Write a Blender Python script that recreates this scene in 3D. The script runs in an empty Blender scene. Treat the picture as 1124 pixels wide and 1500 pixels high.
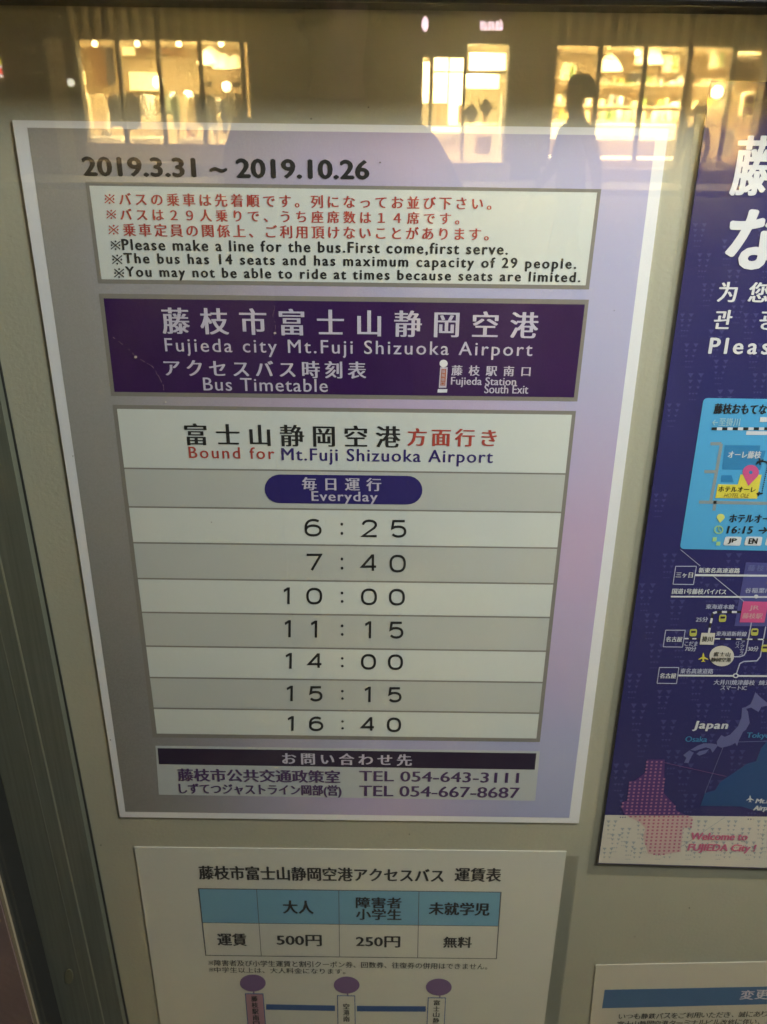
import bpy, bmesh, math, random
from mathutils import Vector, Matrix
random.seed(7)
C = bpy.context.scene.collection
R_ = math.radians

# ------------------------------------------------------------------ camera, sky, lamps, exposure
Z0 = 1.35                                   # height of the top edge of the timetable poster
CAMP = Vector((0.24814479, -0.60508185, Z0 + 0.00066719))
RW = [Vector((0.99991505, 0.00636334, 0.01137506)),       # camera right
      Vector((0.012984, -0.40995965, -0.91201124)),       # camera down
      Vector((-0.00114012, 0.91208146, -0.41000744))]     # camera forward
RW = [v.normalized() for v in RW]
f = RW[2]; r = (RW[0] - f*RW[0].dot(f)).normalized(); d = f.cross(r).normalized()
if d.dot(RW[1]) < 0: d = -d
FPX, CX, CY = 1265.0, 577.3642, 750.0
cam = bpy.data.cameras.new('camera'); co = bpy.data.objects.new('camera', cam); C.objects.link(co)
co.matrix_world = Matrix(((r.x, -d.x, -f.x, CAMP.x), (r.y, -d.y, -f.y, CAMP.y), (r.z, -d.z, -f.z, CAMP.z), (0, 0, 0, 1)))
cam.sensor_fit = 'AUTO'; cam.sensor_width = 36; cam.lens = FPX*36/1500
cam.shift_x = -(CX-562)/1500
cam.clip_start = 0.02; cam.clip_end = 500
cam.dof.use_dof = True; cam.dof.focus_distance = 0.655; cam.dof.aperture_fstop = cam.lens/2.2
sc = bpy.context.scene; sc.camera = co
sc.view_settings.view_transform = 'Standard'; sc.view_settings.look = 'None'
sc.cycles.sample_clamp_indirect = 0; sc.cycles.sample_clamp_direct = 0
sc.view_settings.exposure = 0.0; sc.view_settings.gamma = 1
w = bpy.data.worlds.new('World'); sc.world = w; w.use_nodes = True
nt = w.node_tree; bg = nt.nodes['Background']; sky = nt.nodes.new('ShaderNodeTexSky')
sky.sky_type = 'NISHITA'; sky.sun_disc = False; sky.sun_elevation = R_(1.0); sky.sun_rotation = R_(140)
nt.links.new(sky.outputs[0], bg.inputs[0]); bg.inputs[1].default_value = 0.05
def lamp(name, kind, loc, energy, color, rot=(0, 0, 0), **k):
    l = bpy.data.lights.new(name, kind); l.energy = energy; l.color = color
    for a, v in k.items(): setattr(l, a, v)
    o = bpy.data.objects.new(name, l); C.objects.link(o); o.location = loc; o.rotation_euler = rot
    return o
# the last of the dusk light, low and very soft
lamp('sun', 'SUN', (0, 0, 20), 0.02, (1, .93, .85), (R_(80), 0, R_(30)), angle=R_(12))
# tube light under the bus shelter roof, up to the right of the case
LAMPP = Vector((1.0, -0.52, 1.93))
lamp('shelter_lamp', 'AREA', LAMPP, 27.0, (1.0, 0.975, 0.97), (0, 0, 0), shape='RECTANGLE', size=.34, size_y=.10)
bpy.data.objects['shelter_lamp'].rotation_euler = (Vector((.42, 0, 1.28)) - LAMPP).to_track_quat('-Z', 'Y').to_euler()
D = 24.6                                     # distance of the shop front across the forecourt
WARM = (1.0, .74, .35)
lamp('shop_lamp_clothes', 'AREA', (-6.9, -D-1.7, 3.3), 5400, WARM, (R_(-8), 0, 0), shape='RECTANGLE', size=4.0, size_y=1.6)
lamp('shop_lamp_entrance', 'AREA', (1.7, -D-1.3, 3.3), 2500, (1, .74, .38), (R_(-8), 0, 0), shape='RECTANGLE', size=1.8, size_y=1.4)
lamp('shop_lamp_gifts', 'AREA', (7.2, -D-1.6, 3.3), 7600, WARM, (R_(-8), 0, 0), shape='RECTANGLE', size=5.2, size_y=1.6)
for i, px in enumerate((-12.4, -7.8, .2, 5.2)):   # unseen lamps added before the shop front to brighten its piers and slats
    lamp('front_fill_lamp', 'AREA', (px+1.5, -D+1.9, 5.0), 150, WARM, (R_(-42), 0, 0), shape='RECTANGLE', size=5.5, size_y=.3)

# ------------------------------------------------------------------ helpers
def ray(px, py): return (r*((px-CX)/FPX) + d*((py-CY)/FPX) + f)
def at(px, py, dep=0.0):
    """photo pixel -> world point on the vertical plane that stands dep in front of the backing board"""
    v = ray(px, py); t = (-dep - CAMP.y)/v.y
    return CAMP + v*t
GL = 0.045                                    # glass plane
def F(px, py, dist=D):
    """photo pixel in the mirror image -> (x, z) on a plane dist in front of the case"""
    v = ray(px, py); t = (-GL - CAMP.y)/v.y; p = CAMP + v*t
    t2 = (dist - GL)/v.y
    return (p.x + v.x*t2, p.z + v.z*t2)
def FX(px, dist=D): return F(px, 140, dist)[0]
def FZ(py, dist=D): return F(560, py, dist)[1]

MATS = {}
def mat(name, col, rough=.55, metal=0.0, var=0.0, vscale=40, bump=0.0, bscale=60, spec=.5, emit=None, est=1.0):
    if name in MATS: return MATS[name]
    m = bpy.data.materials.new(name); m.use_nodes = True; n = m.node_tree; b = n.nodes['Principled BSDF']
    b.inputs['Base Color'].default_value = (*col, 1); b.inputs['Roughness'].default_value = rough
    b.inputs['Metallic'].default_value = metal; b.inputs['Specular IOR Level'].default_value = spec
    tc = n.nodes.new('ShaderNodeTexCoord')
    if var:
        nz = n.nodes.new('ShaderNodeTexNoise'); nz.inputs['Scale'].default_value = vscale; nz.inputs['Detail'].default_value = 6
        mx = n.nodes.new('ShaderNodeMix'); mx.data_type = 'RGBA'
        mx.inputs[6].default_value = (*[c*(1-var) for c in col], 1); mx.inputs[7].default_value = (*[min(1, c*(1+var)) for c in col], 1)
        n.links.new(tc.outputs['Object'], nz.inputs['Vector']); n.links.new(nz.outputs[0], mx.inputs[0]); n.links.new(mx.outputs[2], b.inputs['Base Color'])
    if bump:
        nb = n.nodes.new('ShaderNodeTexNoise'); nb.inputs['Scale'].default_value = bscale; nb.inputs['Detail'].default_value = 3
        bp = n.nodes.new('ShaderNodeBump'); bp.inputs['Strength'].default_value = bump; bp.inputs['Distance'].default_value = .002
        n.links.new(tc.outputs['Object'], nb.inputs['Vector']); n.links.new(nb.outputs[0], bp.inputs['Height']); n.links.new(bp.outputs[0], b.inputs['Normal'])
    if emit: b.inputs['Emission Color'].default_value = (*emit, 1); b.inputs['Emission Strength'].default_value = est
    MATS[name] = m; return m
def glass_mat(name='clear_glass', f0=.06, tint=(.97, .99, .97), rough=0.0, smear=0.0):
    if name in MATS: return MATS[name]
    m = bpy.data.materials.new(name); m.use_nodes = True; n = m.node_tree; n.nodes.clear()
    out = n.nodes.new('ShaderNodeOutputMaterial'); mx = n.nodes.new('ShaderNodeMixShader')
    tr = n.nodes.new('ShaderNodeBsdfTransparent'); tr.inputs[0].default_value = (*tint, 1)
    gl = n.nodes.new('ShaderNodeBsdfGlossy'); gl.inputs['Roughness'].default_value = rough; gl.inputs[0].default_value = (1, 1, 1, 1)
    ge = n.nodes.new('ShaderNodeNewGeometry'); dt = n.nodes.new('ShaderNodeVectorMath'); dt.operation = 'DOT_PRODUCT'
    n.links.new(ge.outputs['Normal'], dt.inputs[0]); n.links.new(ge.outputs['Incoming'], dt.inputs[1])
    def M(op, a, b=None):
        q = n.nodes.new('ShaderNodeMath'); q.operation = op
        for i, v in enumerate((a, b)):
            if v is None: continue
            if isinstance(v, (int, float)): q.inputs[i].default_value = v
            else: n.links.new(v, q.inputs[i])
        return q.outputs[0]
    c = M('SUBTRACT', 1.0, M('ABSOLUTE', dt.outputs['Value'])); p5 = M('POWER', c, 5.0)
    fr = M('ADD', M('MULTIPLY', p5, 1-f0), f0)
    gout = gl.outputs[0]
    if smear:
        g2 = n.nodes.new('ShaderNodeBsdfGlossy'); g2.inputs['Roughness'].default_value = .22; g2.inputs[0].default_value = (1, 1, 1, 1)
        tc = n.nodes.new('ShaderNodeTexCoord'); mp = n.nodes.new('ShaderNodeMapping'); mp.inputs['Scale'].default_value = (9, 1, 3.2); mp.inputs['Rotation'].default_value = (0, .5, 0)
        nz = n.nodes.new('ShaderNodeTexNoise'); nz.inputs['Scale'].default_value = 1.6; nz.inputs['Detail'].default_value = 8; nz.inputs['Roughness'].default_value = .62
        n.links.new(tc.outputs['Object'], mp.inputs[0]); n.links.new(mp.outputs[0], nz.inputs['Vector'])
        m2 = n.nodes.new('ShaderNodeMixShader'); n.links.new(M('ADD', M('MULTIPLY', nz.outputs[0], smear), smear*.25), m2.inputs[0])
        n.links.new(gout, m2.inputs[1]); n.links.new(g2.outputs[0], m2.inputs[2]); gout = m2.outputs[0]
    base = tr.outputs[0]
    if smear:                                     # a thin film of dust and wiped streaks on the pane
        df = n.nodes.new('ShaderNodeBsdfDiffuse'); df.inputs[0].default_value = (.8, .78, .72, 1)
        m3 = n.nodes.new('ShaderNodeMixShader'); pw = M('POWER', nz.outputs[0], 3.0)
        n.links.new(M('ADD', M('MULTIPLY', pw, .028), .001), m3.inputs[0]); n.links.new(base, m3.inputs[1]); n.links.new(df.outputs[0], m3.inputs[2]); base = m3.outputs[0]
    n.links.new(fr, mx.inputs[0]); n.links.new(base, mx.inputs[1]); n.links.new(gout, mx.inputs[2]); n.links.new(mx.outputs[0], out.inputs[0])
    MATS[name] = m; return m

def tag(o, label=None, cat=None, group=None, kind=None):
    for k, v in (('label', label), ('category', cat), ('group', group), ('kind', kind)):
        if v: o[k] = v
    return o
def empty(name, loc, label, cat, group=None):
    o = bpy.data.objects.new(name, None); C.objects.link(o); o.location = loc; o.empty_display_size = .05
    return tag(o, label, cat, group)
def link(name, vs, fs, m, parent=None, loc=None, smooth=False):
    """mesh from world coordinates; origin at parent's origin (or loc)"""
    base = world_org(parent) if parent is not None else Vector(loc if loc is not None else (0, 0, 0))
    me = bpy.data.meshes.new(name); me.from_pydata([tuple(Vector(v)-base) for v in vs], [], fs)
    for mm in (m if isinstance(m, (list, tuple)) else [m]): me.materials.append(mm)
    if smooth: me.polygons.foreach_set('use_smooth', [True]*len(me.polygons))
    me.update()
    o = bpy.data.objects.new(name, me); C.objects.link(o)
    if parent is not None: o.parent = parent
    else: o.location = base
    return o
def world_org(o):
    v = Vector((0, 0, 0))
    while o is not None: v += Vector(o.location); o = o.parent
    return v
def fixn(o):
    bm = bmesh.new(); bm.from_mesh(o.data); bmesh.ops.recalc_face_normals(bm, faces=bm.faces); bm.to_mesh(o.data); bm.free(); return o
class MB:
    def __init__(s): s.v = []; s.f = []
    def add(s, vs, fs):
        k = len(s.v); s.v += [tuple(v) for v in vs]; s.f += [tuple(i+k for i in q) for q in fs]; return s
    def box(s, x0, x1, y0, y1, z0, z1):
        return s.add([(x0,y0,z0),(x1,y0,z0),(x1,y1,z0),(x0,y1,z0),(x0,y0,z1),(x1,y0,z1),(x1,y1,z1),(x0,y1,z1)],
              [(0,3,2,1),(4,5,6,7),(0,1,5,4),(1,2,6,5),(2,3,7,6),(3,0,4,7)])
    def prism(s, pts, d0, d1):
        """polygon given as (x, z), from y=-d0 (back) to y=-d1 (front)"""
        n = len(pts)
        a = sum(pts[i][0]*pts[(i+1) % n][1]-pts[(i+1) % n][0]*pts[i][1] for i in range(n))
        if a < 0: pts = pts[::-1]
        vs = [(p[0], -d0, p[1]) for p in pts] + [(p[0], -d1, p[1]) for p in pts]
        fs = [tuple(range(n, 2*n)), tuple(range(n-1, -1, -1))] + [((i+1) % n, (i+1) % n + n, i + n, i) for i in range(n)]
        return s.add(vs, fs)
    def lathe(s, c, prof, seg=14):
        k0 = [(c[0]+rr*math.cos(2*math.pi*i/seg), c[1]+rr*math.sin(2*math.pi*i/seg), c[2]+zz) for rr, zz in prof for i in range(seg)]
        fs = [(j*seg+i, j*seg+(i+1) % seg, (j+1)*seg+(i+1) % seg, (j+1)*seg+i) for j in range(len(prof)-1) for i in range(seg)]
        fs += [tuple(range(seg-1, -1, -1)), tuple((len(prof)-1)*seg+i for i in range(seg))]
        return s.add(k0, fs)
    def obj(s, name, m, parent=None, **k): return link(name, s.v, s.f, m, parent, **k)

# prints lie on a poster whose face stands FD in front of the board, in layers of 0.1 mm
def layer(base, k): return base + 0.0001*k
def pxpoly(pts, dep): return [(p.x, p.z) for p in (at(x, y, dep) for x, y in pts)]
def patch(name, pts, m, parent, base, k, th=.00008, label=None):
    dd = layer(base, k); o = MB().prism(pxpoly(pts, dd), dd-th*.9, dd).obj(name, m, parent)
    if label: o['label'] = label
    return o
def ell(cx, cy, rx, ry, n=28): return [(cx+rx*math.cos(2*math.pi*i/n), cy+ry*math.sin(2*math.pi*i/n)) for i in range(n)]
def rrect(tl, tr, br, bl, fr=.12, n=5, asp=1.0):
    """rounded quad in pixels"""
    P = [Vector(p) for p in (tl, tr, br, bl)]; out = []
    for i in range(4):
        p = P[i]; a = (P[i-1]-p); b = (P[(i+1) % 4]-p); L = min(a.length, b.length)*fr
        a = a.normalized()*L; b = b.normalized()*L
        for j in range(n+1):
            t = j/n; out.append(tuple(p + a*(1-t)**2 + b*t**2))
    return out
def stroke(pts, w):
    """polyline in pixels -> list of quads of half-width w"""
    qs = []
    for (x0, y0), (x1, y1) in zip(pts, pts[1:]):
        L = math.hypot(x1-x0, y1-y0) or 1; nx, ny = -(y1-y0)/L*w, (x1-x0)/L*w
        qs.append([(x0+nx, y0+ny), (x1+nx, y1+ny), (x1-nx, y1-ny), (x0-nx, y0-ny)])
    return qs
def strokes(name, polys, m, parent, base, k, stuff=False):
    b = MB(); dd = layer(base, k)
    for i, q in enumerate(polys): e = dd + 1e-6*(i % 7); b.prism(pxpoly(q, e), e-.00006, e)
    o = b.obj(name, m, parent)
    if stuff: o['kind'] = 'stuff'
    return o
def slope(y): return 0.0129
_tc = {}
def glyphs(body, sp):
    key = (body, round(sp, 4))
    if key in _tc: return _tc[key]
    c = bpy.data.curves.new('t', 'FONT'); c.body = body; c.space_character = sp; c.resolution_u = 3
    o = bpy.data.objects.new('t', c); C.objects.link(o)
    dg = bpy.context.evaluated_depsgraph_get(); ev = o.evaluated_get(dg); me = ev.to_mesh()
    vs = [(v.co.x, v.co.y) for v in me.vertices]; fs = [tuple(p.vertices) for p in me.polygons]
    ev.to_mesh_clear(); bpy.data.objects.remove(o); bpy.data.curves.remove(c)
    if not vs: vs = [(0, 0), (1, 0), (1, 1)]; fs = []
    _tc[key] = (vs, fs); return _tc[key]
def ext(vs): xs = [v[0] for v in vs]; ys = [v[1] for v in vs]; return min(xs), max(xs), min(ys), max(ys)
def text(parent, base, k, body, L, Rr, yt, yb, m, hs=1.0, bold=(0, 0), shear=0.0, name='printed_text'):
    if body.startswith('※') and len(body) > 2:          # the rice mark prints a size larger than the built-in glyph
        wd = (yb-yt)*.92; c0, c1 = L+wd*.5, (yt+yb)/2; a_ = wd*.40; q = []
        for sx_, sz_ in ((1, 1), (1, -1)): q += stroke([(c0-a_*sx_, c1-a_*.85*sz_), (c0+a_*sx_, c1+a_*.85*sz_)], wd*.045)
        q += [ell(c0+ox*wd*.33, c1+oz*wd*.33, wd*.085, wd*.085, 8) for ox, oz in ((0, 1), (0, -1), (1, 0), (-1, 0))]
        rm = strokes('rice_mark', q, m, parent, base, k); rm['kind'] = 'stuff'
        return text(parent, base, k, body[1:].strip(), L+wd*(1.3 if ord(body[1]) > 255 else 1.08), Rr, yt, yb, m, hs, bold, shear, name)
    """flat lettering fitted to the ink box L..Rr, yt..yb (pixels, heights at the left end)"""
    dd = layer(base, k); ym = (yt+yb)/2
    pl = at(L, ym, dd); pr = at(Rr, ym+slope(ym)*(Rr-L), dd); W = pr.x-pl.x
    z1 = at(L, yt, dd).z; z0 = at(L, yb, dd).z; H = z1-z0
    v1, _ = glyphs(body, 1.0); e1 = ext(v1); sy = H/max(1e-6, e1[3]-e1[2]); sp = 1.0
    if hs is not None and len(body) > 1:
        v2, _ = glyphs(body, 1.6); w1 = e1[1]-e1[0]; w2 = ext(v2)[1]-ext(v2)[0]; k2 = (w2-w1)/.6
        sp = max(1.0, min(4, 1+(W/(hs*sy)-w1)/max(k2, 1e-6)))
    vs, fs = glyphs(body, sp); e = ext(vs); sx = W/max(1e-6, e[1]-e[0])
    out = MB(); offs = [(0, 0)]
    if bold[0]: offs += [(-bold[0], 0), (bold[0], 0)]
    if bold[0] > .03: offs += [(-bold[0]/2, 0), (bold[0]/2, 0)]
    if bold[1]: offs += [(0, -bold[1]), (0, bold[1])]
    if H > .02 and bold[0]: offs = [(0, 0)]+[(bold[0]*q*math.cos(a*math.pi/8), max(bold[1], bold[0]*.25)*q*math.sin(a*math.pi/8)) for q in (.5, 1) for a in range(16)]
    for i, (ox, oz) in enumerate(offs):
        out.add([(pl.x+(x-e[0])*sx+ox*H+shear*(y-e[2])*sy, -(dd+(1.2e-5 if len(offs) < 10 else 2.5e-6)*i), z0+(y-e[2])*sy+oz*H) for x, y in vs], fs)
    return out.obj(name, m, parent)

# ------------------------------------------------------------------ materials of the case and its papers
BOARD = mat('painted_board', (.40, .385, .30), .55, var=.06, vscale=9, bump=.15, bscale=300)
ALU = mat('case_aluminium', (.165, .175, .135), .42, metal=.3, var=.35, vscale=25, bump=.08, bscale=200)
DARKM = mat('dark_rubber', (.012, .013, .012), .6)
INKK = mat('black_ink', (.012, .012, .012), .5)
INKR = mat('red_ink', (.45, .055, .04), .5)
INKN = mat('navy_ink', (.032, .015, .16), .5)
INKP = mat('dark_purple_ink', (.075, .03, .12), .5)
WHITE = mat('white_print', (.78, .78, .82), .45, var=.03, vscale=60)
LILAC = mat('pale_lilac_print', (.58, .54, .66), .45)
GREYB = mat('grey_border_print', (.235, .215, .19), .5, var=.05, vscale=200)
CELL = mat('white_cell_print', (.66, .69, .67), .36, var=.05, vscale=14, bump=.05, bscale=900)
CELLG = mat('grey_cell_print', (.52, .535, .515), .38, var=.06, vscale=14, bump=.05, bscale=900)
PURP = mat('purple_band_print', (.036, .007, .078), .34, spec=.3, var=.22, vscale=25, bump=.10, bscale=500)
NAVYP = mat('navy_pill_print', (.022, .014, .15), .4)
PAPER = mat('office_paper', (.60, .59, .53), .7, var=.03, vscale=12, bump=.12, bscale=90)

def poster_ground():
    m = bpy.data.materials.new('lilac_cloud_print'); m.use_nodes = True; n = m.node_tree; b = n.nodes['Principled BSDF']
    b.inputs['Roughness'].default_value = .36
    tc = n.nodes.new('ShaderNodeTexCoord'); sp = n.nodes.new('ShaderNodeSeparateXYZ'); n.links.new(tc.outputs['Object'], sp.inputs[0])
    def M(op, a, b_=None, cl=False):
        q = n.nodes.new('ShaderNodeMath'); q.operation = op; q.use_clamp = cl
        for i, v in enumerate((a, b_)):
            if v is None: continue
            if isinstance(v, (int, float)): q.inputs[i].default_value = v
            else: n.links.new(v, q.inputs[i])
        return q.outputs[0]
    nz = n.nodes.new('ShaderNodeTexNoise'); nz.inputs['Scale'].default_value = 7; nz.inputs['Detail'].default_value = 3; n.links.new(tc.outputs['Object'], nz.inputs['Vector'])
    n2 = n.nodes.new('ShaderNodeTexNoise'); n2.inputs['Scale'].default_value = 5.2; n2.inputs['Detail'].default_value = 1
    mp = n.nodes.new('ShaderNodeMapping'); mp.inputs['Location'].default_value = (3.1, 1.7, .6); n.links.new(tc.outputs['Object'], mp.inputs[0]); n.links.new(mp.outputs[0], n2.inputs['Vector'])
    gr = n.nodes.new('ShaderNodeTexNoise'); gr.inputs['Scale'].default_value = 900; gr.inputs['Detail'].default_value = 2; n.links.new(tc.outputs['Object'], gr.inputs['Vector'])
    def mix(fac, a, c):
        x = n.nodes.new('ShaderNodeMix'); x.data_type = 'RGBA'
        n.links.new(fac, x.inputs[0])
        for i, v in ((6, a), (7, c)):
            if isinstance(v, tuple): x.inputs[i].default_value = (*v, 1)
            else: n.links.new(v, x.inputs[i])
        return x.outputs[2]
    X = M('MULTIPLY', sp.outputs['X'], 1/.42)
    t = M('ADD', M('MULTIPLY', X, 1.9), M('MULTIPLY', nz.outputs[0], .9)); t = M('SUBTRACT', t, .62, True)
    lil = mix(M('MULTIPLY', M('SUBTRACT', n2.outputs[0], .38), 3.2, True), (.44, .43, .66), (.52, .38, .60))
    c = mix(t, (.30, .285, .265), lil)
    c = mix(M('MULTIPLY', M('MULTIPLY', M('SUBTRACT', .40, sp.outputs['Z']), 4.0, True), M('SUBTRACT', 1.0, M('MULTIPLY', X, 2.6), True)), c, (.17, .16, .14))  # darkening towards the lower left, mixed into the ground colour
    # bluish lower right, as printed
    low = M('MULTIPLY', M('SUBTRACT', .24, sp.outputs['Z']), 3.2, True)
    c = mix(M('MULTIPLY', M('MULTIPLY', low, X), .8), c, (.28, .33, .58))
    c = mix(M('MULTIPLY', gr.outputs[0], .22), c, (.62, .60, .62))
    n.links.new(c, b.inputs['Base Color'])
    bp = n.nodes.new('ShaderNodeBump'); bp.inputs['Strength'].default_value = .12; bp.inputs['Distance'].default_value = .001
    n.links.new(gr.outputs[0], bp.inputs['Height']); n.links.new(bp.outputs[0], b.inputs['Normal'])
    return m
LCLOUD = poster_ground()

# ------------------------------------------------------------------ notice case
def zat(px, py, dep): return at(px, py, dep).z
XR = 1.15                                         # right end of the case, outside the picture
ZB, ZT = .42, zat(560, -4, .058)
case = empty('notice_case', (-.2, 0, ZB), 'grey aluminium notice case with a glass front holding the bus posters', 'notice case')
FD = .010                                         # the inner door stile stands only 1 cm proud of the board
def fline(px, py, dep=FD): p = at(px, py, dep); return (p.x, p.z)
def edge(p0, p1, dep=FD):
    """edge through two pixels, extended from the bottom to the top of the case"""
    a, b = fline(*p0, dep), fline(*p1, dep); k = (b[0]-a[0])/(b[1]-a[1])
    return [(a[0]+k*(z-a[1]), z) for z in (ZB, ZT+.12)]
eI = edge((104, 1100), (183, 1500)); eI0 = edge((101.5, 1100), (180.5, 1500))
eG = edge((62, 1100), (152, 1500))
eO = edge((0, 1165), (83, 1500)); eW = edge((0, 1290), (54, 1494), .050)
MB().box(-.6, XR, 0, .02, ZB, ZT+.12).obj('backing_board', BOARD, case)
def strip(a, b, d0, d1): return MB().prism([a[0], b[0], b[1], a[1]], d0, d1)
o = strip(eO, eG, .0, FD).obj('door_stile', ALU, case)
e1 = [(x+.0011, z) for x, z in eG]
strip(e1, eI0, .0, FD-.0008).obj('door_lip', ALU, case)
strip(eG, e1, .0, FD-.0004).obj('bright_bead', mat('bead_highlight', (.34, .34, .26), .35, metal=.4), case)  # highlight along the groove, put into the bead's paler metal colour
am = ALU.node_tree; tcn = [q for q in am.nodes if q.type == 'TEX_COORD'][0]; nzs = [q for q in am.nodes if q.type == 'TEX_NOISE']
mpn_ = am.nodes.new('ShaderNodeMapping'); mpn_.inputs['Scale'].default_value = (14, 1, .35)     # drawn metal: streaks run along the stile
am.links.new(tcn.outputs['Object'], mpn_.inputs[0])
for q in nzs: am.links.new(mpn_.outputs[0], q.inputs['Vector'])
# a second faint groove in the stile, in a paler metal colour
g0 = [(x-.0125, z) for x, z in eG]; g1 = [(x-.0118, z) for x, z in eG]
strip(g0, g1, FD-.001, FD+.00025).obj('bead', mat('pale_bead_faint', (.25, .25, .2), .4, metal=.4), case)
strip(eI0, eI, .0, FD-.0085).obj('rubber_gasket', DARKM, case)
# the gap between the door and the wall frame
strip([(x-.0045, z) for x, z in eW], eW, .0, .047).obj('side_jamb', DARKM, case)
eW2 = [(x-.0030, z) for x, z in eW]
strip(eW2, eW, .0472, .0505).obj('side_trim', mat('side_trim', (.22, .19, .12), .5), case)
MB().box(-.6, XR, -.060, .0, ZT, ZT+.12).obj('header_rail', mat('header_metal', (.012, .012, .011), .45, metal=.3), case)
MB().box(-.6, XR, -.060, .0, ZB-.05, ZB).obj('bottom_rail', ALU, case)
MB().box(XR, XR+.05, -.060, .02, ZB-.05, ZT+.12).obj('side_rail', ALU, case)
x0g = min(p[0] for p in eI)+.001
MB().prism([(max(eO[0][0], eW[0][0])+.001, ZB+.001), (XR-.001, ZB+.001), (XR-.001, ZT-.001), (max(eO[1][0], eW[1][0])+.001, ZT-.001)], GL-.002, GL+.002).obj('glass_pane', glass_mat('clear_glass', .05, smear=.15), case)
# oval screw slot cover low on the stile
sc_ = at(101, 1431, FD+.0008); b = MB(); b.prism([(sc_.x+.0042*math.cos(a/20*2*math.pi)+.0016*math.sin(a/20*2*math.pi), sc_.z+.0105*math.sin(a/20*2*math.pi)) for a in range(20)], FD-.001, FD+.0008)
b.obj('keyhole_plate', mat('worn_brass', (.26, .25, .15), .4, metal=.5), case)
# wall left of the case
wl = MB().box(-1.6, min(eW2[0][0], eW2[1][0])-.0, -.03, .12, 0, 2.6).obj('wall', mat('brown_wall', (.14, .10, .085), .7, var=.12, vscale=18, bump=.2, bscale=150))
tag(wl, kind='structure')
wt = MB().prism([(-1.0, ZB), (eW2[0][0], ZB), (eW2[1][0], ZT), (-1.0, ZT)], .03, .052).obj('wall_panel', MATS['brown_wall']); tag(wt, kind='structure')
for o_, nm in ((MB().box(-.6, XR+.3, .02, .12, 0, 2.6), 'wall_behind_case'), (MB().box(-.6, XR+.3, -.03, .02, 0, ZB-.06), 'wall_below_case')):
    tag(o_.obj(nm, MATS['brown_wall']), kind='structure')

# ------------------------------------------------------------------ main timetable poster
B = .0016                                          # face of the poster
def thing_at(name, px, py, label, cat): p = at(px, py, 0); return empty(name, (p.x, 0, p.z), label, cat)
P = thing_at('timetable_poster', 176, 1197, 'large lilac bus timetable poster with a white border and a dark purple title band', 'poster')
ps = lambda n, pts, m, k, **kw: patch(n, pts, m, P, B, k, **kw)
o = MB().prism(pxpoly([(18, 176), (980, 188), (848, 1206), (176, 1197)], B), .0004, B).obj('poster_sheet', WHITE, P)
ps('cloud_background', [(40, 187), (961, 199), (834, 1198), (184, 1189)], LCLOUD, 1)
T = lambda *a, **kw: text(P, B, *a, **kw)
T(3, '2019.3.31 ~ 2019.10.26', 122, 540, 230, 257, INKK, hs=1.2, bold=(.062, .04), name='date_line')
ps('notice_box_frame', [(125, 266), (881, 277), (863, 424), (144, 415)], GREYB, 2)
ps('notice_box', [(131, 272), (875, 282), (858, 418), (149, 409)], CELL, 3)
T(5, '※バスの乗車は先着順です。列になってお並び下さい。', 152, 720, 282, 301, INKR, bold=(.03, .0))
T(5, '※バスは２９人乗りで、うち座席数は１４席です。', 155, 673, 305, 323, INKR, bold=(.03, .0))
T(5, '※乗車定員の関係上、ご利用頂けないことがあります。', 158, 716, 327, 346, INKR, bold=(.03, .0))
T(5, '※Please make a line for the bus.First come,first serve.', 161, 744, 350, 368.5, INKK, hs=.98, bold=(.036, .018))
T(5, '※The bus has 14 seats and has maximum capacity of 29 people.', 163, 844, 370.5, 390, INKK, hs=.98, bold=(.036, .018))
T(5, '※You may not be able to ride at times because seats are limited.', 166, 850, 390.5, 409.5, INKK, hs=.98, bold=(.036, .018))
ps('title_band_frame', [(145, 430), (863, 439), (846, 588), (163, 580)], GREYB, 2)
ps('title_band', [(152, 437), (857, 446), (841, 582), (168, 574)], PURP, 3)
T(5, '藤枝市富士山静岡空港', 238, 788, 450, 489, LILAC, bold=(.028, .0))
T(5, 'Fujieda city Mt.Fuji Shizuoka Airport', 242, 780, 495, 521, LILAC, hs=1.02, bold=(.008, .0))
T(5, 'アクセスバス時刻表', 241, 536, 526, 551, LILAC, bold=(.03, .0))
T(5, 'Bus Timetable', 298, 480, 553, 572, LILAC, hs=1.02, bold=(.01, .0))
# little bus stop drawn in the band
bs = ps('bus_stop_drawing', ell(650, 532.5, 6, 5.5), WHITE, 5)
for nm, pts, m_, k in (('drawn_pole', [(645, 538), (656, 538), (654, 568), (643, 568)], LILAC, 5), ('drawn_sign', [(647, 540.5), (654, 540.5), (652.5, 565), (645, 565)], mat('orange_print', (.45, .12, .05), .5), 6), ('drawn_base', [(641.5, 570), (655.5, 570), (655, 575), (641, 575)], WHITE, 5)):
    patch(nm, pts, m_, bs, B, k)
for i in range(4): text(bs, B, 8, '藤枝南口'[i], 647.6-.5*i, 652.6-.5*i, 541.5+6*i, 546.6+6*i, LILAC, hs=None)
T(5, '藤枝駅南口', 662, 777, 535, 550, LILAC, bold=(.03, 0))
T(5, 'Fujieda Station', 661, 756, 552, 567, LILAC, hs=.95, bold=(.02, 0))
T(5, 'South Exit', 710, 774, 563.5, 576, LILAC, hs=.95, bold=(.02, 0))
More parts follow.
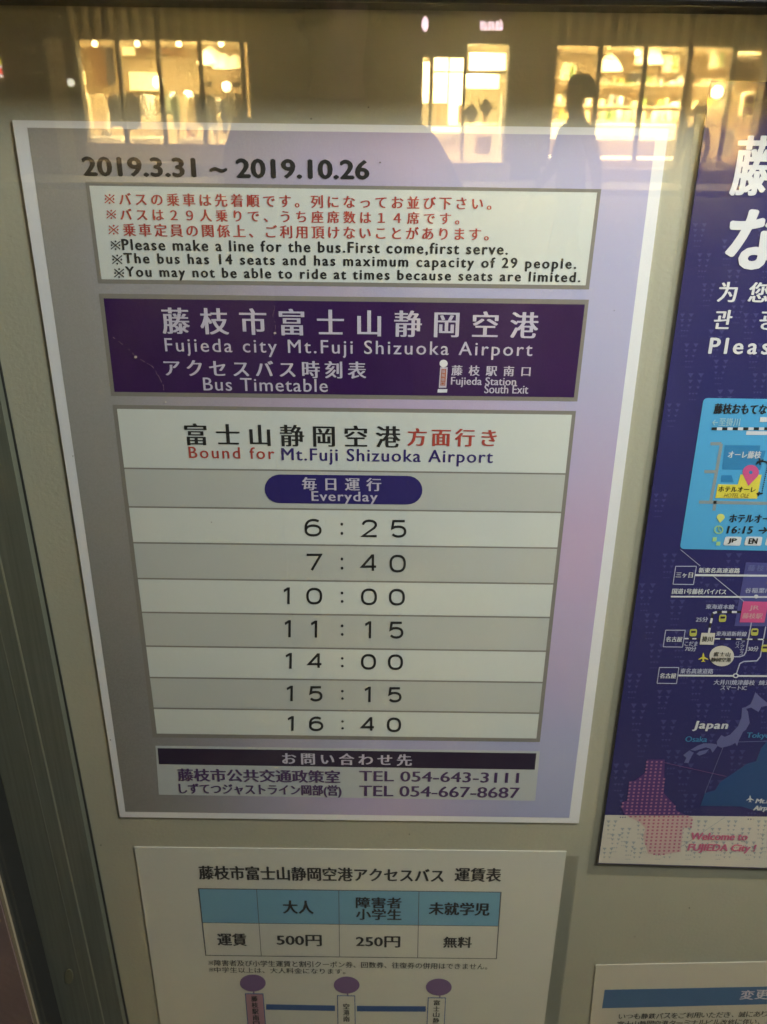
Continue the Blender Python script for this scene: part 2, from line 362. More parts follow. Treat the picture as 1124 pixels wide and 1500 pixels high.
# table: left and right edges in pixels, rows between the listed heights
ps('table_frame', [(165, 593), (844, 602), (791, 1087), (224, 1080)], GREYB, 2)
def lerp(a, b, t): return a+(b-a)*t
LT, LB, RT, RB = (171.5, 599), (230, 1074.5), (838, 607.5), (786, 1081)
def onL(y): t = (y-LT[1])/(LB[1]-LT[1]); return (lerp(LT[0], LB[0], t), y)
def onR(y): t = (y-RT[1])/(RB[1]-RT[1]); return (lerp(RT[0], RB[0], t), y)
ys = [599, 686, 742.5, 795, 847.5, 897, 946.5, 992.5, 1037.5, 1076]
for i in range(9):
    y0, y1 = ys[i]+(1.2 if i else 0), ys[i+1]-(1.2 if i < 8 else 1.5)
    s0 = slope(y0)*(onR(y0)[0]-onL(y0)[0]); s1 = slope(y1)*(onR(y1)[0]-onL(y1)[0])
    ps('table_row', [onL(y0), onR(y0+s0), onR(y1+s1), onL(y1)], CELLG if i in (1, 3, 5, 7) else CELL, 3)
T(5, '富士山静岡空港', 272, 586, 620, 652, INKK, bold=(.03, .0))
T(5, '方面行き', 598, 727, 627, 653, INKR, bold=(.035, .0))
T(5, 'Bound for', 277, 402, 654, 671, INKR, hs=.98, bold=(.016, .0))
T(5, 'Mt.Fuji Shizuoka Airport', 413, 722, 656, 680, INKN, hs=.98, bold=(.016, .0))
ps('everyday_pill', [(388+22+22*math.cos(math.pi/2+math.pi*i/12), 716-21*math.sin(math.pi/2+math.pi*i/12)) for i in range(13)] +
   [(619-22+22*math.cos(-math.pi/2+math.pi*i/12), 718-21*math.sin(-math.pi/2+math.pi*i/12)) for i in range(13)], NAVYP, 5)
T(7, '毎日運行', 443, 558, 699, 718, LILAC, bold=(.035, 0))
T(7, 'Everyday', 457, 553, 719.5, 738, LILAC, hs=1.08, bold=(.02, 0))
# departure times, one line per row, digits on fixed columns
tr = [('6:25', 760, 786), ('7:40', 811, 837), ('10:00', 861, 885.5), ('11:15', 909, 934), ('14:00', 957, 980), ('15:15', 1005, 1027.5), ('16:40', 1049.5, 1071)]
def colx(c, y): t = (y-773)/(1060-773); a, b_ = {0: (418, 427), 1: (459, 463.5), 2: (501, 502), 3: (541.5, 539.5), 4: (584, 577.5)}[c]; return lerp(a, b_, t)
def arc(cx_, cy_, rx, ry, a0, a1, n_=12, e=1.0):
    o_ = []
    for i in range(n_+1):
        a = math.radians(a0+(a1-a0)*i/n_); c_, s_ = math.cos(a), math.sin(a)
        o_.append((cx_+rx*math.copysign(abs(c_)**e, c_), cy_-ry*math.copysign(abs(s_)**e, s_)))
    return o_
DG = {'0': [arc(.5, .5, .5, .5, 90, 450, 28, .82)],
      '2': [[(.05, .26)]+arc(.5, .27, .44, .27, 168, -8, 12, .9)+[(.84, .46), (.03, 1.0), (1.0, 1.0)]],
      '4': [[(.99, .72), (.0, .72), (.70, .0), (.76, .0), (.76, 1.0)]],
      '5': [[(.93, .0), (.16, .0), (.08, .46), (.28, .37)]+arc(.5, .68, .46, .32, 110, -150, 16, .9)],
      '6': [[(.88, .08)]+arc(.52, .45, .52, .45, 75, 180, 10, .9)+arc(.5, .68, .5, .32, 180, 540, 24, .9)],
      '7': [[(.0, .0), (1.0, .0), (.86, .22), (.36, 1.0)]]}
def ribbon(pts, hw):
    P2 = [p for i, p in enumerate(pts) if i == 0 or math.dist(p, pts[i-1]) > .15]; L_ = []; R2 = []
    for i, p in enumerate(P2):
        a = P2[max(i-1, 0)]; c_ = P2[min(i+1, len(P2)-1)]
        t0 = (Vector(p)-Vector(a)); t1 = (Vector(c_)-Vector(p))
        if t0.length < 1e-6: t0 = t1
        if t1.length < 1e-6: t1 = t0
        t0.normalize(); t1.normalize(); b_ = (t0+t1)
        b_ = b_.normalized() if b_.length > .2 else t0
        n_ = Vector((-b_.y, b_.x)); k_ = hw/max(.42, n_.dot(Vector((-t0.y, t0.x))))
        L_.append((p[0]+n_.x*k_, p[1]+n_.y*k_)); R2.append((p[0]-n_.x*k_, p[1]-n_.y*k_))
    return L_, R2
def drawn_digit(ch, x0, x1, y0, y1, m, parent, hw=1.75):
    dd = layer(B, 5); mb = MB()
    for pl_ in DG[ch]:
        a, c_ = ribbon([(x0+hw+u*(x1-x0-2*hw), y0+hw+v*(y1-y0-2*hw)) for u, v in pl_], hw)
        pa, pc = pxpoly(a, dd), pxpoly(c_, dd); n_ = len(pa)
        mb.add([(x, -dd, z) for x, z in pa]+[(x, -dd, z) for x, z in pc], [(i, i+1, n_+i+1, n_+i) for i in range(n_-1)])
    return fixn(mb.obj('digit', m, parent))
for s, yt, yb in tr:
    line = empty('departure_time', tuple(P.location), None, None); line.parent = P; line.location = (0, 0, 0)
    yc = (yt+yb)/2; w2 = lerp(13, 11, (yc-773)/287)
    cs = s.rjust(5)
    for c, ch in enumerate(cs):
        if ch == ' ': continue
        x = colx(c, yc); up = slope(yc)*(x-460)
        if ch == ':': text(line, B, 5, ch, x-2, x+2, yt+5+up, yb-3+up, INKK, hs=None, name='digit')
        elif ch == '1':
            h_ = yb-yt; patch('digit', [(x-5.4, yt+up+h_*.14), (x+.2, yt+up), (x+3.7, yt+up), (x+3.4, yb+up), (x-.1, yb+up), (x+.2, yt+up+h_*.17), (x-4.8, yt+up+h_*.29)], INKK, line, B, 5)
        else: drawn_digit(ch, x-w2+.6, x+w2-.6, yt+up, yb+up, INKK, line)
ps('contact_box', [(228, 1092.5), (791, 1100.5), (784, 1173), (233, 1164)], mat('contact_print', (.50, .53, .55), .45), 2)
ps('contact_title_band', [(231, 1096), (786, 1103.5), (783.5, 1127.5), (233, 1119.5)], mat('dark_purple_print', (.02, .008, .034), .4), 3)
T(5, 'お問い合わせ先', 414, 603, 1102.5, 1119.5, LILAC, bold=(.035, 0))
T(5, '藤枝市公共交通政策室', 261, 498, 1125.5, 1144, INKP, bold=(.035, .01))
T(5, 'TEL 054-643-3111', 527, 760, 1129, 1144, INKP, hs=1.15, bold=(.03, .0))
T(5, 'しずてつジャストライン岡部(営)', 263, 500, 1147, 1165, INKP, hs=.8, bold=(.03, .01))
T(5, 'TEL 054-667-8687', 527, 761, 1150.5, 1166, INKP, hs=1.15, bold=(.03, .0))
# creases in the laminate
def crease(pts, w, k=9):
    q = []
    for i in range(len(pts)-1):
        a, b_ = pts[i], pts[i+1]; n_ = 5
        for j in range(n_):
            if random.random() < .28: continue
            t0, t1 = j/n_, (j+.8)/n_
            jx = random.uniform(-.6, .6); q += stroke([(lerp(a[0], b_[0], t0)+jx, lerp(a[1], b_[1], t0)), (lerp(a[0], b_[0], t1)+jx, lerp(a[1], b_[1], t1))], w*random.uniform(.4, 1.2))
    return strokes('crease', q, mat('crease_wear', (.22, .13, .20), .5), P, B, k)
crease([(166, 494), (185, 508), (199, 523), (214, 531), (224, 537), (233, 552), (240, 566), (242, 582)], .45)
crease([(403, 448), (400, 462), (404, 476), (402, 492)], .35)
for q_ in (ell(199, 523, 2.2, 2.0, 8), ell(243, 589, 1.4, 1.2, 7), ell(403, 488, 2, 1.6, 8)): patch('scuff', q_, mat('scuff_wear', (.55, .48, .45), .5), P, B, 10)

# ------------------------------------------------------------------ fare sheet below it
B2 = .0012
Q = thing_at('fare_sheet', 236, 1500, 'plain white fare sheet with a blue headed table taped under the timetable', 'notice')
vpx = lambda x, y, yy: x+(543-x)*(yy-y)/(3564-y)
MB().prism(pxpoly([(197, 1241), (830, 1247.5), (vpx(830, 1247, 1790)-3, 1790), (vpx(197, 1241, 1785), 1785)], B2), .0003, B2).obj('paper_sheet', PAPER, Q)
T2 = lambda *a, **kw: text(Q, B2, *a, **kw)
q2 = lambda n, pts, m, k, **kw: patch(n, pts, m, Q, B2, k, **kw)
T2(2, '藤枝市富士山静岡空港アクセスバス', 292, 650, 1268, 1288, INKK, hs=1.0, bold=(.03, .015))
T2(2, '運賃表', 667, 734, 1271, 1291, INKK, hs=1.0, bold=(.03, .015))
q2('table_lines', [(290, 1301), (735, 1306.5), (728, 1405), (301, 1400)], mat('grey_line_print', (.09, .09, .09), .6), 1)
BLUEH = mat('pale_blue_print', (.17, .37, .52), .6)
cx_t = [291.5, 376, 496.5, 614, 733.5]; cx_b = [302, 383, 497.5, 612, 727]
def fr(i, t): return lerp(cx_t[i], cx_b[i], t)
def fy(i, t): return lerp(1302+5*(cx_t[i]-291)/443, 1399.5+5*(cx_t[i]-291)/443, t)
for i in range(4):
    for (a, b_, m_) in ((0.006, .505, BLUEH), (.515, .994, PAPER)):
        q2('table_cell', [(fr(i, a)+.5, fy(i, a)), (fr(i+1, a)-.5, fy(i+1, a)), (fr(i+1, b_)-.5, fy(i+1, b_)), (fr(i, b_)+.5, fy(i, b_))], m_, 2)
for s, L, Rr, yt, yb in (('大人', 415, 459, 1319, 1338), ('障害者', 522, 588, 1314, 1330), ('小学生', 522, 588, 1331, 1347), ('未就学児', 629, 717, 1321.5, 1340),
                         ('運賃', 319, 361, 1367, 1385), ('500円', 406, 471, 1369, 1385), ('250円', 522, 586, 1371, 1387), ('無料', 650, 691, 1372, 1388)):
    T2(4, s, L, Rr, yt, yb, INKK, hs=1.15 if '円' in s else 1.0, bold=(.03, .015))
T2(2, '※ 障害者及び小学生運賃と割引クーポン券、回数券、往復券の併用はできません。', 305, 714, 1406, 1415, INKK, bold=(.012, .0))
T2(2, '※ 中学生以上は、大人料金になります。', 306, 506, 1416.5, 1424.5, INKK, bold=(.012, .0))
PUR2 = mat('purple_disc_print', (.17, .095, .24), .6); BLUEB = mat('route_blue_print', (.025, .085, .26), .6)
for cx_, cy_, x0, x1, yt, m_, s in ((370.5, 1440, 359, 386, 1455, mat('pink_board_print', (.42, .22, .27), .6), '藤枝駅南口'), (508, 1443, 494, 520.5, 1458, PAPER, '空港南'), (643, 1446, 627, 653.5, 1461, PAPER, '富士山静岡空港')):
    q2('stop_disc', ell(cx_, cy_, 19, 12.5), PUR2, 3)
    q2('stop_stem', [(cx_+.5, cy_+11), (cx_+2.5, cy_+11), (cx_+2.5, yt), (cx_+.5, yt)], PUR2, 2)
    dx = (543-cx_)*(120)/(3564-1460)
    q2('stop_board', [(x0, yt), (x1, yt+.3), (x1+dx, yt+120), (x0+dx, yt+120)], BLUEB, 2)
    q2('stop_board_face', [(x0+1.2, yt+1.3), (x1-1.2, yt+1.6), (x1-1.2+dx, yt+119), (x0+1.2+dx, yt+119)], m_, 3)
    y = yt+4; st = 9 if len(s) != 7 else 8.4
    if len(s) == 3: y += 8
    for ch in s:
        xx = (x0+x1)/2+dx*(y-yt)/120; T2(4, ch, xx-4.5, xx+4.5, y, y+st-1, INKK, hs=None, bold=(.03, .015)); y += st+.3
q2('route_bar', [(390, 1471), (491, 1473), (491, 1481), (390, 1479)], BLUEB, 2)
q2('route_bar', [(523, 1473.5), (624, 1474), (624, 1482), (523, 1481.5)], BLUEB, 2)

# ------------------------------------------------------------------ second notice, lower right
S = thing_at('notice_sheet', 861, 1500, 'white notice sheet with a blue heading bar under the navy poster', 'notice')
MB().prism(pxpoly([(873, 1414), (1330, 1405), (1330, 1790), (835, 1790)], B2), .0003, B2).obj('paper_sheet', mat('cream_paper', (.56, .52, .44), .7, var=.03, vscale=12, bump=.12, bscale=90), S)
T3 = lambda *a, **kw: text(S, B2, *a, **kw)
patch('heading_bar', [(886, 1450), (1330, 1441), (1330, 1466), (882, 1477)], mat('heading_blue_print', (.04, .12, .27), .6), S, B2, 1)
def text_tilt(parent, base, k, body, L, Rr, yt, yb, m, sl, **kw):
    n_ = len(body); x = L; st = (Rr-L)/n_
    for i, ch in enumerate(body):
        if ch == ' ': continue
        h_ = yb-yt; a_, c_, t_, b_ = .06, .94, 0, 0                     # small signs keep their own box
        if ch == '、': a_, c_, t_ = .06, .36, .66
        elif ch == 'ー': t_, b_ = .42, .42
        elif ch in 'いこ': t_, b_ = .1, .08
        elif ch == 'つ': t_, b_ = .2, .16
        text(parent, base, k, ch, L+(i+a_)*st, L+(i+c_)*st, yt+h_*t_+sl*i*st, yb-h_*b_+sl*i*st, m, hs=None, **kw)
text_tilt(S, B2, 3, '変更', 1084, 1128, 1450.5, 1464, MATS['pale_lilac_print'], -.02, bold=(.03, .01))
text_tilt(S, B2, 2, 'いつも静鉄バスをご利用いただき、誠にあり', 906, 1126, 1485, 1493, INKK, -.018, bold=(.02, .01))
text_tilt(S, B2, 2, '富士山静岡空港ターミナルビル改修に伴い、', 904, 1120, 1496, 1504, INKK, -.018, bold=(.02, .01))

# ------------------------------------------------------------------ navy guide poster on the right
B3 = .0026
NAVY = mat('navy_poster_print', (.027, .024, .125), .09, var=.14, vscale=8, bump=.6, bscale=15, spec=.8)
NTRI = mat('slate_triangle_print', (.055, .055, .19), .2)
TRIG = mat('grey_triangle_print', (.33, .36, .38), .4)
NWH = mat('poster_white_print', (.66, .66, .70), .35)
NSOFT = mat('poster_soft_white_print', (.45, .46, .62), .35)
SKYB = mat('light_blue_print', (.08, .37, .68), .3)
MIDB = mat('mid_blue_print', (.035, .22, .47), .3)
YEL = mat('yellow_print', (.72, .62, .07), .35); PNK = mat('pink_print', (.62, .09, .26), .35)
CREAM = mat('poster_cream_print', (.64, .59, .52), .4)
PALEP = mat('pale_pink_print', (.62, .36, .38), .4)
G = thing_at('guide_poster', 876, 1265, 'glossy navy city guide poster with a light blue map panel, cut by the right edge', 'poster')
def gx(py): t = (py-300)/(1265-300); return lerp(1016, 876, t)
cTL = (gx(118), 118)
MB().prism(pxpoly([cTL, (1700, 132), (1560, 1285), (876, 1265)], B3), .0002, B3).obj('poster_sheet', NAVY, G)
g = lambda n, pts, m, k, **kw: patch(n, pts, m, G, B3, k, **kw)
TG = lambda *a, **kw: text(G, B3, *a, **kw)
g('cream_footer', [(886.5, 1194), (1568, 1201), (1560, 1284), (876.8, 1264)], CREAM, 1)
# fading columns of small printed triangles, too many to count
lo = []; hi = []
def tcluster(x, y, s, out):
    for row, (n_, z) in enumerate(((2, 1.0), (2, .8), (2, .62), (3, .45), (3, .34))):
        for j in range(n_):
            w_ = s*z; dx = (s*3.4)*(j/(n_-1)-.5)*(1-.12*row); yy = y+row*s*2.0
            if w_ < .8: continue
            cx_ = x+dx-(yy-y)*.15
            out.append([(cx_-w_, yy-w_*.75), (cx_+w_, yy-w_*.75), (cx_-w_*.1, yy+w_*.75)])
for j in range(21):
    for i in range(6):
        y = 330+j*44+(i % 2)*24; x = gx(y)+14+i*47+(j % 3)*13
        if x > 1180: continue
        if 575 < y < 812 and x > gx(y)+26: continue
        if y < 1180: tcluster(x, y, 4.2*(.9+.2*random.random()), lo)
for j in range(3):
    for i in range(12):
        y = 1204+j*20+(i % 2)*11; x = gx(y)+12+i*22+(j % 2)*9
        if y < 1255: tcluster(x, y, 3.0, hi)
hi = [q for q in hi if all(p[1] < 1262 for p in q)]
strokes('triangle_pattern', lo, NTRI, G, B3, 1, True)
strokes('footer_triangle_pattern', hi, TRIG, G, B3, 2, True)
TG(4, '藤枝', 1077, 1184, 199, 286, NWH, hs=None, bold=(.03, .01)); TG(4, 'な', 1069, 1146, 309, 392, NWH, hs=None, bold=(.045, .035))
TG(4, '为 您', 1053, 1126, 413, 442, NWH, hs=1.0, bold=(.03, .01)); TG(4, '관 광', 1047, 1138, 454, 482, NWH, hs=.95, bold=(.03, .01)); TG(4, 'Please', 1040, 1150, 495, 518, NWH, hs=1.0, bold=(.04, .02))
MP = g('map_panel', rrect((1031, 583), (1400, 589), (1372, 812), (996, 804), .03), SKYB, 3)
mpn = lambda n, pts, m, k, **kw: patch(n, pts, m, MP, B3, k, **kw)
TM = lambda *a, **kw: text(MP, B3, *a, **kw)
TM(6, '藤枝おもてなし', 1047, 1136, 591, 606, INKK, bold=(.035, .015))
TM(6, '←至掛川', 1044, 1084, 612, 624, mat('pale_blue_text', (.35, .58, .68), .4), bold=(.02, .01))
for i in range(14):
    x = 1043+7.7*i; mpn('rail_dash', [(x, 626), (x+7.6, 626.1), (x+7.1, 630.2), (x-.5, 630.1)], MATS['black_ink'] if i % 2 == 0 else NWH, 5)
mpn('white_bar', [(1114, 611), (1170, 612), (1169, 618.5), (1113, 618)], NWH, 5); mpn('white_bar', [(1094, 631.5), (1170, 632.5), (1169, 637.5), (1093, 637)], NWH, 5)
ROAD = mat('road_grey_print', (.26, .30, .32), .4)
for pts in (((1041, 650), (1057, 650), (1049, 696), (1041, 736)), ((1032, 691), (1049, 691)), ((1024, 735.5), (1160, 738)), ((1048, 733), (1046, 748))):
    strokes('map_road', stroke(pts, 2.3), ROAD, MP, B3, 4)
mpn('map_block', [(1062, 652), (1114, 652.5), (1113, 660), (1122, 660), (1114, 688.5), (1058, 687.5)], MIDB, 4)
mpn('map_block', [(1057, 696), (1072, 696.2), (1075, 706.5), (1056, 706)], MIDB, 4)
TM(6, 'オーレ藤枝', 1067, 1115, 660.5, 671, NWH, shear=.0, bold=(.03, .01))
mpn('yellow_block', [(1052, 709.5), (1081, 709.8), (1085, 695), (1116, 695.5), (1109, 730.5), (1048, 729.5)], YEL, 5)
pin = [(1100+12*math.cos(a), 692+11*math.sin(a)) for a in [math.pi*(1.0-.18)+i*(math.pi*1.36)/16 for i in range(17)]] + [(1096.5, 712)]
mpn('map_pin', pin, PNK, 6); mpn('pin_hole', ell(1100, 692, 2.8, 2.6, 12), MIDB, 7)
TM(7, 'ホテルオーレ', 1053, 1107, 712.5, 720.5, INKK, bold=(.03, .01)); TM(7, 'HOTEL OLE', 1061, 1097, 722.5, 728.5, mat('brown_ink', (.16, .13, .03), .5), shear=.15)
for i in range(13): t = i/12; mpn('route_dot', ell(lerp(1124.5, 1117, t), lerp(683, 719, t), .9, 1.1, 6), INKK, 6)
mpn('route_arrow', [(1108, 723), (1114, 719.5), (1113.5, 721.8), (1118, 721.5), (1117.5, 724), (1113, 724), (1112, 727)], INKK, 7)
strokes('bus_icon', stroke([(1108, 680), (1113, 676), (1122, 676), (1126, 680)], 1.0)+stroke([(1113, 671), (1114, 681)], .9)+stroke([(1109, 677), (1119, 673.5)], .9), INKK, MP, B3, 7)
mpn('small_pin', [(1056+5.8*math.cos(a), 757.5+4.8*math.sin(a)) for a in [math.pi*.9+i*(math.pi*1.2)/12 for i in range(13)]] + [(1055, 766)], mat('pale_yellow_print', (.66, .68, .18), .4), 6)
PG = mat('pale_green_print', (.38, .60, .25), .4)
strokes('clock_icon', stroke([(1053+6*math.cos(a*math.pi/8), 776+5.4*math.sin(a*math.pi/8)) for a in range(17)], .9)+stroke([(1053, 772), (1053, 776.5), (1056, 778.5)], .7), PG, MP, B3, 6)
strokes('language_icon', [[(1044.5, 787), (1050.5, 787), (1049.5, 793), (1043.5, 793)], [(1050, 793.5), (1056, 793.5), (1055, 799), (1049, 799)]], PG, MP, B3, 6)
TM(6, 'ホテルオーレ', 1069, 1140, 753.5, 765, INKK, bold=(.035, .015)); TM(6, '16:15 → 21:15', 1066, 1172, 770.5, 781, INKK, hs=1.0, bold=(.045, .02), shear=.05)
for x, s in ((1061, 'JP'), (1091.5, 'EN'), (1122, 'CN')):
    mpn('language_tag', rrect((x+2, 786), (x+26, 786.5), (x+23.5, 799.5), (x-1.5, 798.8), .2), NWH, 6); TM(8, s, x+6, x+18, 788.5, 796.5, INKK, hs=None, bold=(.05, .02))
# route diagram
sub = lambda u, v: (900+u*.1993, 810+v*.1993)
def W(pts, w_=1.0, m_=None, k=4, n_='route_line'): return strokes(n_, stroke(pts, w_), m_ or NWH, G, B3, k)
g('tinted_area', [(1093, 824), (1200, 826), (1180, 918), (1076, 917)], mat('violet_area_print', (.075, .075, .26), .3), 2)
W([(997, 805), (1026, 829)], .35, NSOFT, 3); W([(1044, 843), (1090, 881)], .5, NSOFT, 3)
def box(pts): W(pts+[pts[0]], .55, NSOFT, 4, 'place_box')
box([sub(452, 98), sub(604, 98), sub(582, 232), sub(432, 230)]); box([sub(378, 568), sub(522, 568), sub(502, 692), sub(360, 690)]); box([sub(332, 842), sub(475, 842), sub(458, 960), sub(315, 958)])
TG(5, '三ヶ日', 990.5, 1015, 838.5, 846, NWH, bold=(.03, .01)); TG(5, '名古屋', 976, 999.5, 932.5, 940, NWH, bold=(.03, .01)); TG(5, '名古屋', 967, 990.5, 986, 993.5, NWH, bold=(.03, .01))
W([(1018, 842.5), (1200, 844)], 1.4); W([(983, 874), (1200, 875)], 1.1); W([(994, 989.5), (1200, 991)], 1.2)
g('junction_dot', ell(1108, 873.8, 3.2, 2.8, 12), NWH, 6)
for s, L, Rr, yt, yb, m_ in (('新東名高速道路', 1024, 1084, 831.5, 839, NWH), ('国道1号藤枝バイパス', 985, 1064, 862, 870, NWH), ('谷稲葉IC', 1092, 1130, 861, 868.5, NSOFT), ('藤枝市', 1096, 1132, 827.5, 836.5, mat('faint_violet_text', (.14, .15, .36), .4)),
        ('東海道本線', 1034.5, 1075.5, 885, 892, NSOFT), ('25分', 1020, 1037, 903.5, 911, NSOFT), ('東海道新幹線', 1049.5, 1094, 924.5, 931.5, NSOFT), ('こだま', 1003.5, 1022, 939.5, 946, NSOFT),
        ('70分', 1004, 1020, 946.5, 954, NSOFT), ('30分', 1096, 1111, 946.5, 954, NSOFT), ('東名高速道路', 997, 1045, 979, 986.5, NSOFT), ('大井川焼津藤枝', 1046, 1106, 995.5, 1003, NSOFT), ('焼津IC', 1112, 1140, 996.5, 1003.5, NSOFT), ('スマートIC', 1056, 1094, 1004, 1010.5, NSOFT)):
    TG(5, s, L, Rr, yt, yb, m_, bold=(.03, .01))
TG(5, 'アクセ', 1085, 1091.5, 938, 960, NSOFT, hs=None) if False else None
for i, ch in enumerate('アクセス'): TG(5, ch, 1085-i*.6, 1091-i*.6, 938.5+5.6*i, 943.5+5.6*i, NSOFT, hs=None)
for i, ch in enumerate('バス'): TG(5, ch, 1078-i*.6, 1083.5-i*.6, 938.5+5.6*i, 943.5+5.6*i, NSOFT, hs=None)
def dashed(pts, n_, w_, a, b_, k):
    L = []; 
    for p, q in zip(pts, pts[1:]): L.append(math.dist(p, q))
    tot = sum(L)
    def P_(t):
        t *= tot
        for (p, q), l in zip(zip(pts, pts[1:]), L):
            if t <= l+1e-9: return (lerp(p[0], q[0], t/l), lerp(p[1], q[1], t/l))
            t -= l
        return pts[-1]
    A = []; Bq = []
    for i in range(n_): (A if i % 2 else Bq).extend(stroke([P_(i/n_), P_((i+1)/n_)], w_))
    strokes('rail_dash', A, a, G, B3, k); 
    if b_: strokes('rail_dash', Bq, b_, G, B3, k)
dashed([(1087, 896.5), (1045, 896.5), (1038.5, 927)], 10, 1.5, NWH, INKK, 4); dashed([(1003, 935.5), (1026, 935.8)], 4, .9, INKK, NWH, 4); dashed([(1047, 935.8), (1150, 937)], 13, .9, INKK, NWH, 4)
for x, y in ((1059, 906), (1016, 927), (1106, 926), (1121, 950)):
    t_ = g('train_icon', rrect((x-5, y-5.5), (x+5.5, y-5.5), (x+4.5, y+5), (x-6, y+5), .3), mat('train_yellow_print', (.52, .50, .10), .4), 5)
    patch('train_window', [(x-3.2, y-3), (x+3.6, y-3), (x+3.1, y), (x-3.7, y)], MATS['dark_purple_print'], t_, B3, 6)
g('station_tag', [(1089, 881), (1126, 881.5), (1120, 912), (1083.5, 911.5)], PNK, 5); TG(7, 'JR', 1098, 1112, 887, 895, PALEP, hs=None, bold=(.03, 0)); TG(7, '藤枝駅', 1088, 1117, 898, 906, PALEP, bold=(.03, 0))
g('station_tag', [(1028, 927), (1048, 927.3), (1045.5, 944.5), (1025, 944)], CREAM, 5); TG(7, '掛川', 1029, 1044, 932, 940, INKK, bold=(.03, 0))
g('airport_disc', ell(1057.5, 961, 18, 15), CREAM, 5); TG(7, '富士山', 1046, 1070, 955, 961.5, INKK, bold=(.03, 0)); TG(7, '静岡空港', 1042, 1071, 963, 969.5, INKK, bold=(.03, 0))
def plane(x, y, s, m_, k=5):
    P2 = [(0, -1), (.18, -.5), (.2, -.15), (1, .35), (1, .5), (.2, .25), (.15, .65), (.4, .85), (.4, .95), (0, .85)]
    g('plane_icon', [(x+a*s, y+b_*s) for a, b_ in P2]+[(x-a*s, y+b_*s) for a, b_ in P2[::-1][1:-1]], m_, k)
plane(1030.5, 963, 7, YEL); plane(1099, 1170, 5.5, NWH)
W([(1075, 962), (1084, 962), (1090, 960), (1093, 955), (1101, 912)], .8, NSOFT); W([(1122, 918), (1114, 962), (1109, 968), (1090, 969), (1084, 972), (1079, 987)], .8, NSOFT)
g('junction_ring', ell(1078, 989.8, 4.4, 3.6, 14), NWH, 6); g('junction_hole', ell(1078, 989.8, 2.4, 1.9, 12), NAVY, 7)
# outline map of the islands
J = lambda u, v: (980+u*.1281, 1000+v*.1281)
VIO = mat('violet_map_print', (.12, .125, .30), .3)
for pts in ([(990, 110), (1040, 160), (1124, 230), (1124, 265), (1060, 275), (1025, 335), (940, 285), (880, 300), (860, 290), (935, 245), (960, 190)],
            [(838, 290), (870, 280), (905, 330), (915, 400), (925, 460), (880, 540), (850, 560), (800, 660), (780, 725), (760, 690), (700, 720), (640, 735), (600, 745), (550, 720), (550, 670), (600, 600), (640, 620), (700, 595), (790, 500), (830, 400)],
            [(560, 720), (530, 760), (500, 800), (475, 755), (420, 740), (300, 780), (245, 770), (330, 720), (400, 695), (480, 695), (540, 705)],
            [(460, 762), (420, 810), (350, 835), (315, 815), (350, 785), (420, 770)], [(235, 775), (285, 800), (240, 880), (225, 920), (175, 915), (200, 860), (165, 830), (200, 800)]):
    g('island', [J(*p) for p in pts], VIO, 3)
TG(5, 'Japan', 1016, 1065, 1056, 1070.5, NWH, hs=1.05, bold=(.05, .02), shear=.1)
BT = mat('blue_text_print', (.03, .20, .42), .4)
TG(5, 'Osaka', 1004.5, 1036, 1078.5, 1086.5, BT, hs=1.1, bold=(.03, .01)); TG(5, 'Tokyo', 1094, 1128, 1073, 1083, BT, hs=1.1, bold=(.03, .01))
K8 = lambda u, v: (860+u*.2349, 1000+v*.2349)
g('district_map', [K8(*p) for p in ((708, 768), (735, 690), (800, 670), (830, 620), (890, 580), (1000, 505), (1055, 490), (1085, 410), (1124, 365))]+[(1190, 1080), (1190, 1193), K8(1060, 800), K8(960, 772)], mat('deep_blue_map_print', (.016, .065, .20), .3), 2)
W([K8(850, 400), K8(735, 690)], .4, VIO, 4); W([K8(480, 498), K8(870, 585)], .35, mat('dim_pink_line', (.16, .05, .20), .4), 4); W([K8(945, 370), K8(1124, 365)], .4, VIO, 4); W([K8(580, 1028), K8(860, 840)], .35, TRIG, 4)
TG(5, 'Mt.Fuji', 1107, 1138, 1170, 1178.5, NWH, hs=1.0, bold=(.05, .02), shear=.1); TG(5, 'Airport', 1104, 1138, 1180, 1189, NWH, hs=1.0, bold=(.05, .02), shear=.1)
# dotted silhouette of the city
out = [(375, 480), (485, 480), (480, 690), (545, 760), (560, 800), (660, 840), (650, 900), (600, 905), (585, 1055), (455, 1075), (380, 1065), (350, 960), (365, 910), (330, 870), (240, 830), (215, 780), (225, 745), (255, 735), (262, 620), (300, 610), (365, 560)]
def inside(p, poly):
    c = False; n_ = len(poly)
    for i in range(n_):
        (x0, y0), (x1, y1) = poly[i], poly[(i+1) % n_]
        if (y0 > p[1]) != (y1 > p[1]) and p[0] < (x1-x0)*(p[1]-y0)/(y1-y0)+x0: c = not c
    return c
up = [(x, min(y, 827)) for x, y in out]; lowp = [(x, max(y, 829)) for x, y in out]
g('city_shape', [K8(*p) for p in ((375, 480), (485, 480), (480, 690), (545, 760), (560, 800), (620, 827), (238, 827), (215, 780), (225, 745), (255, 735), (262, 620), (300, 610), (365, 560))], mat('plum_print', (.075, .022, .16), .3), 3)
g('city_shape', [K8(*p) for p in ((245, 829), (630, 829), (660, 840), (650, 900), (600, 905), (585, 1055), (455, 1075), (380, 1065), (350, 960), (365, 910), (330, 870))], mat('blush_print', (.60, .42, .40), .4), 3)
dots = []; y = 495; j = 0
while y < 1075:
    x = 200-(y-495)*.13
    while x < 680:
        if inside((x, y), out): dots.append([K8(x-6, y-5), K8(x+6.5, y-5), K8(x+5, y+5), K8(x-7.5, y+5)])
        x += 29.5
    y += 21.3
up_ = [q for q in dots if q[0][1] < 1193]; lo_ = [q for q in dots if q[0][1] >= 1193]
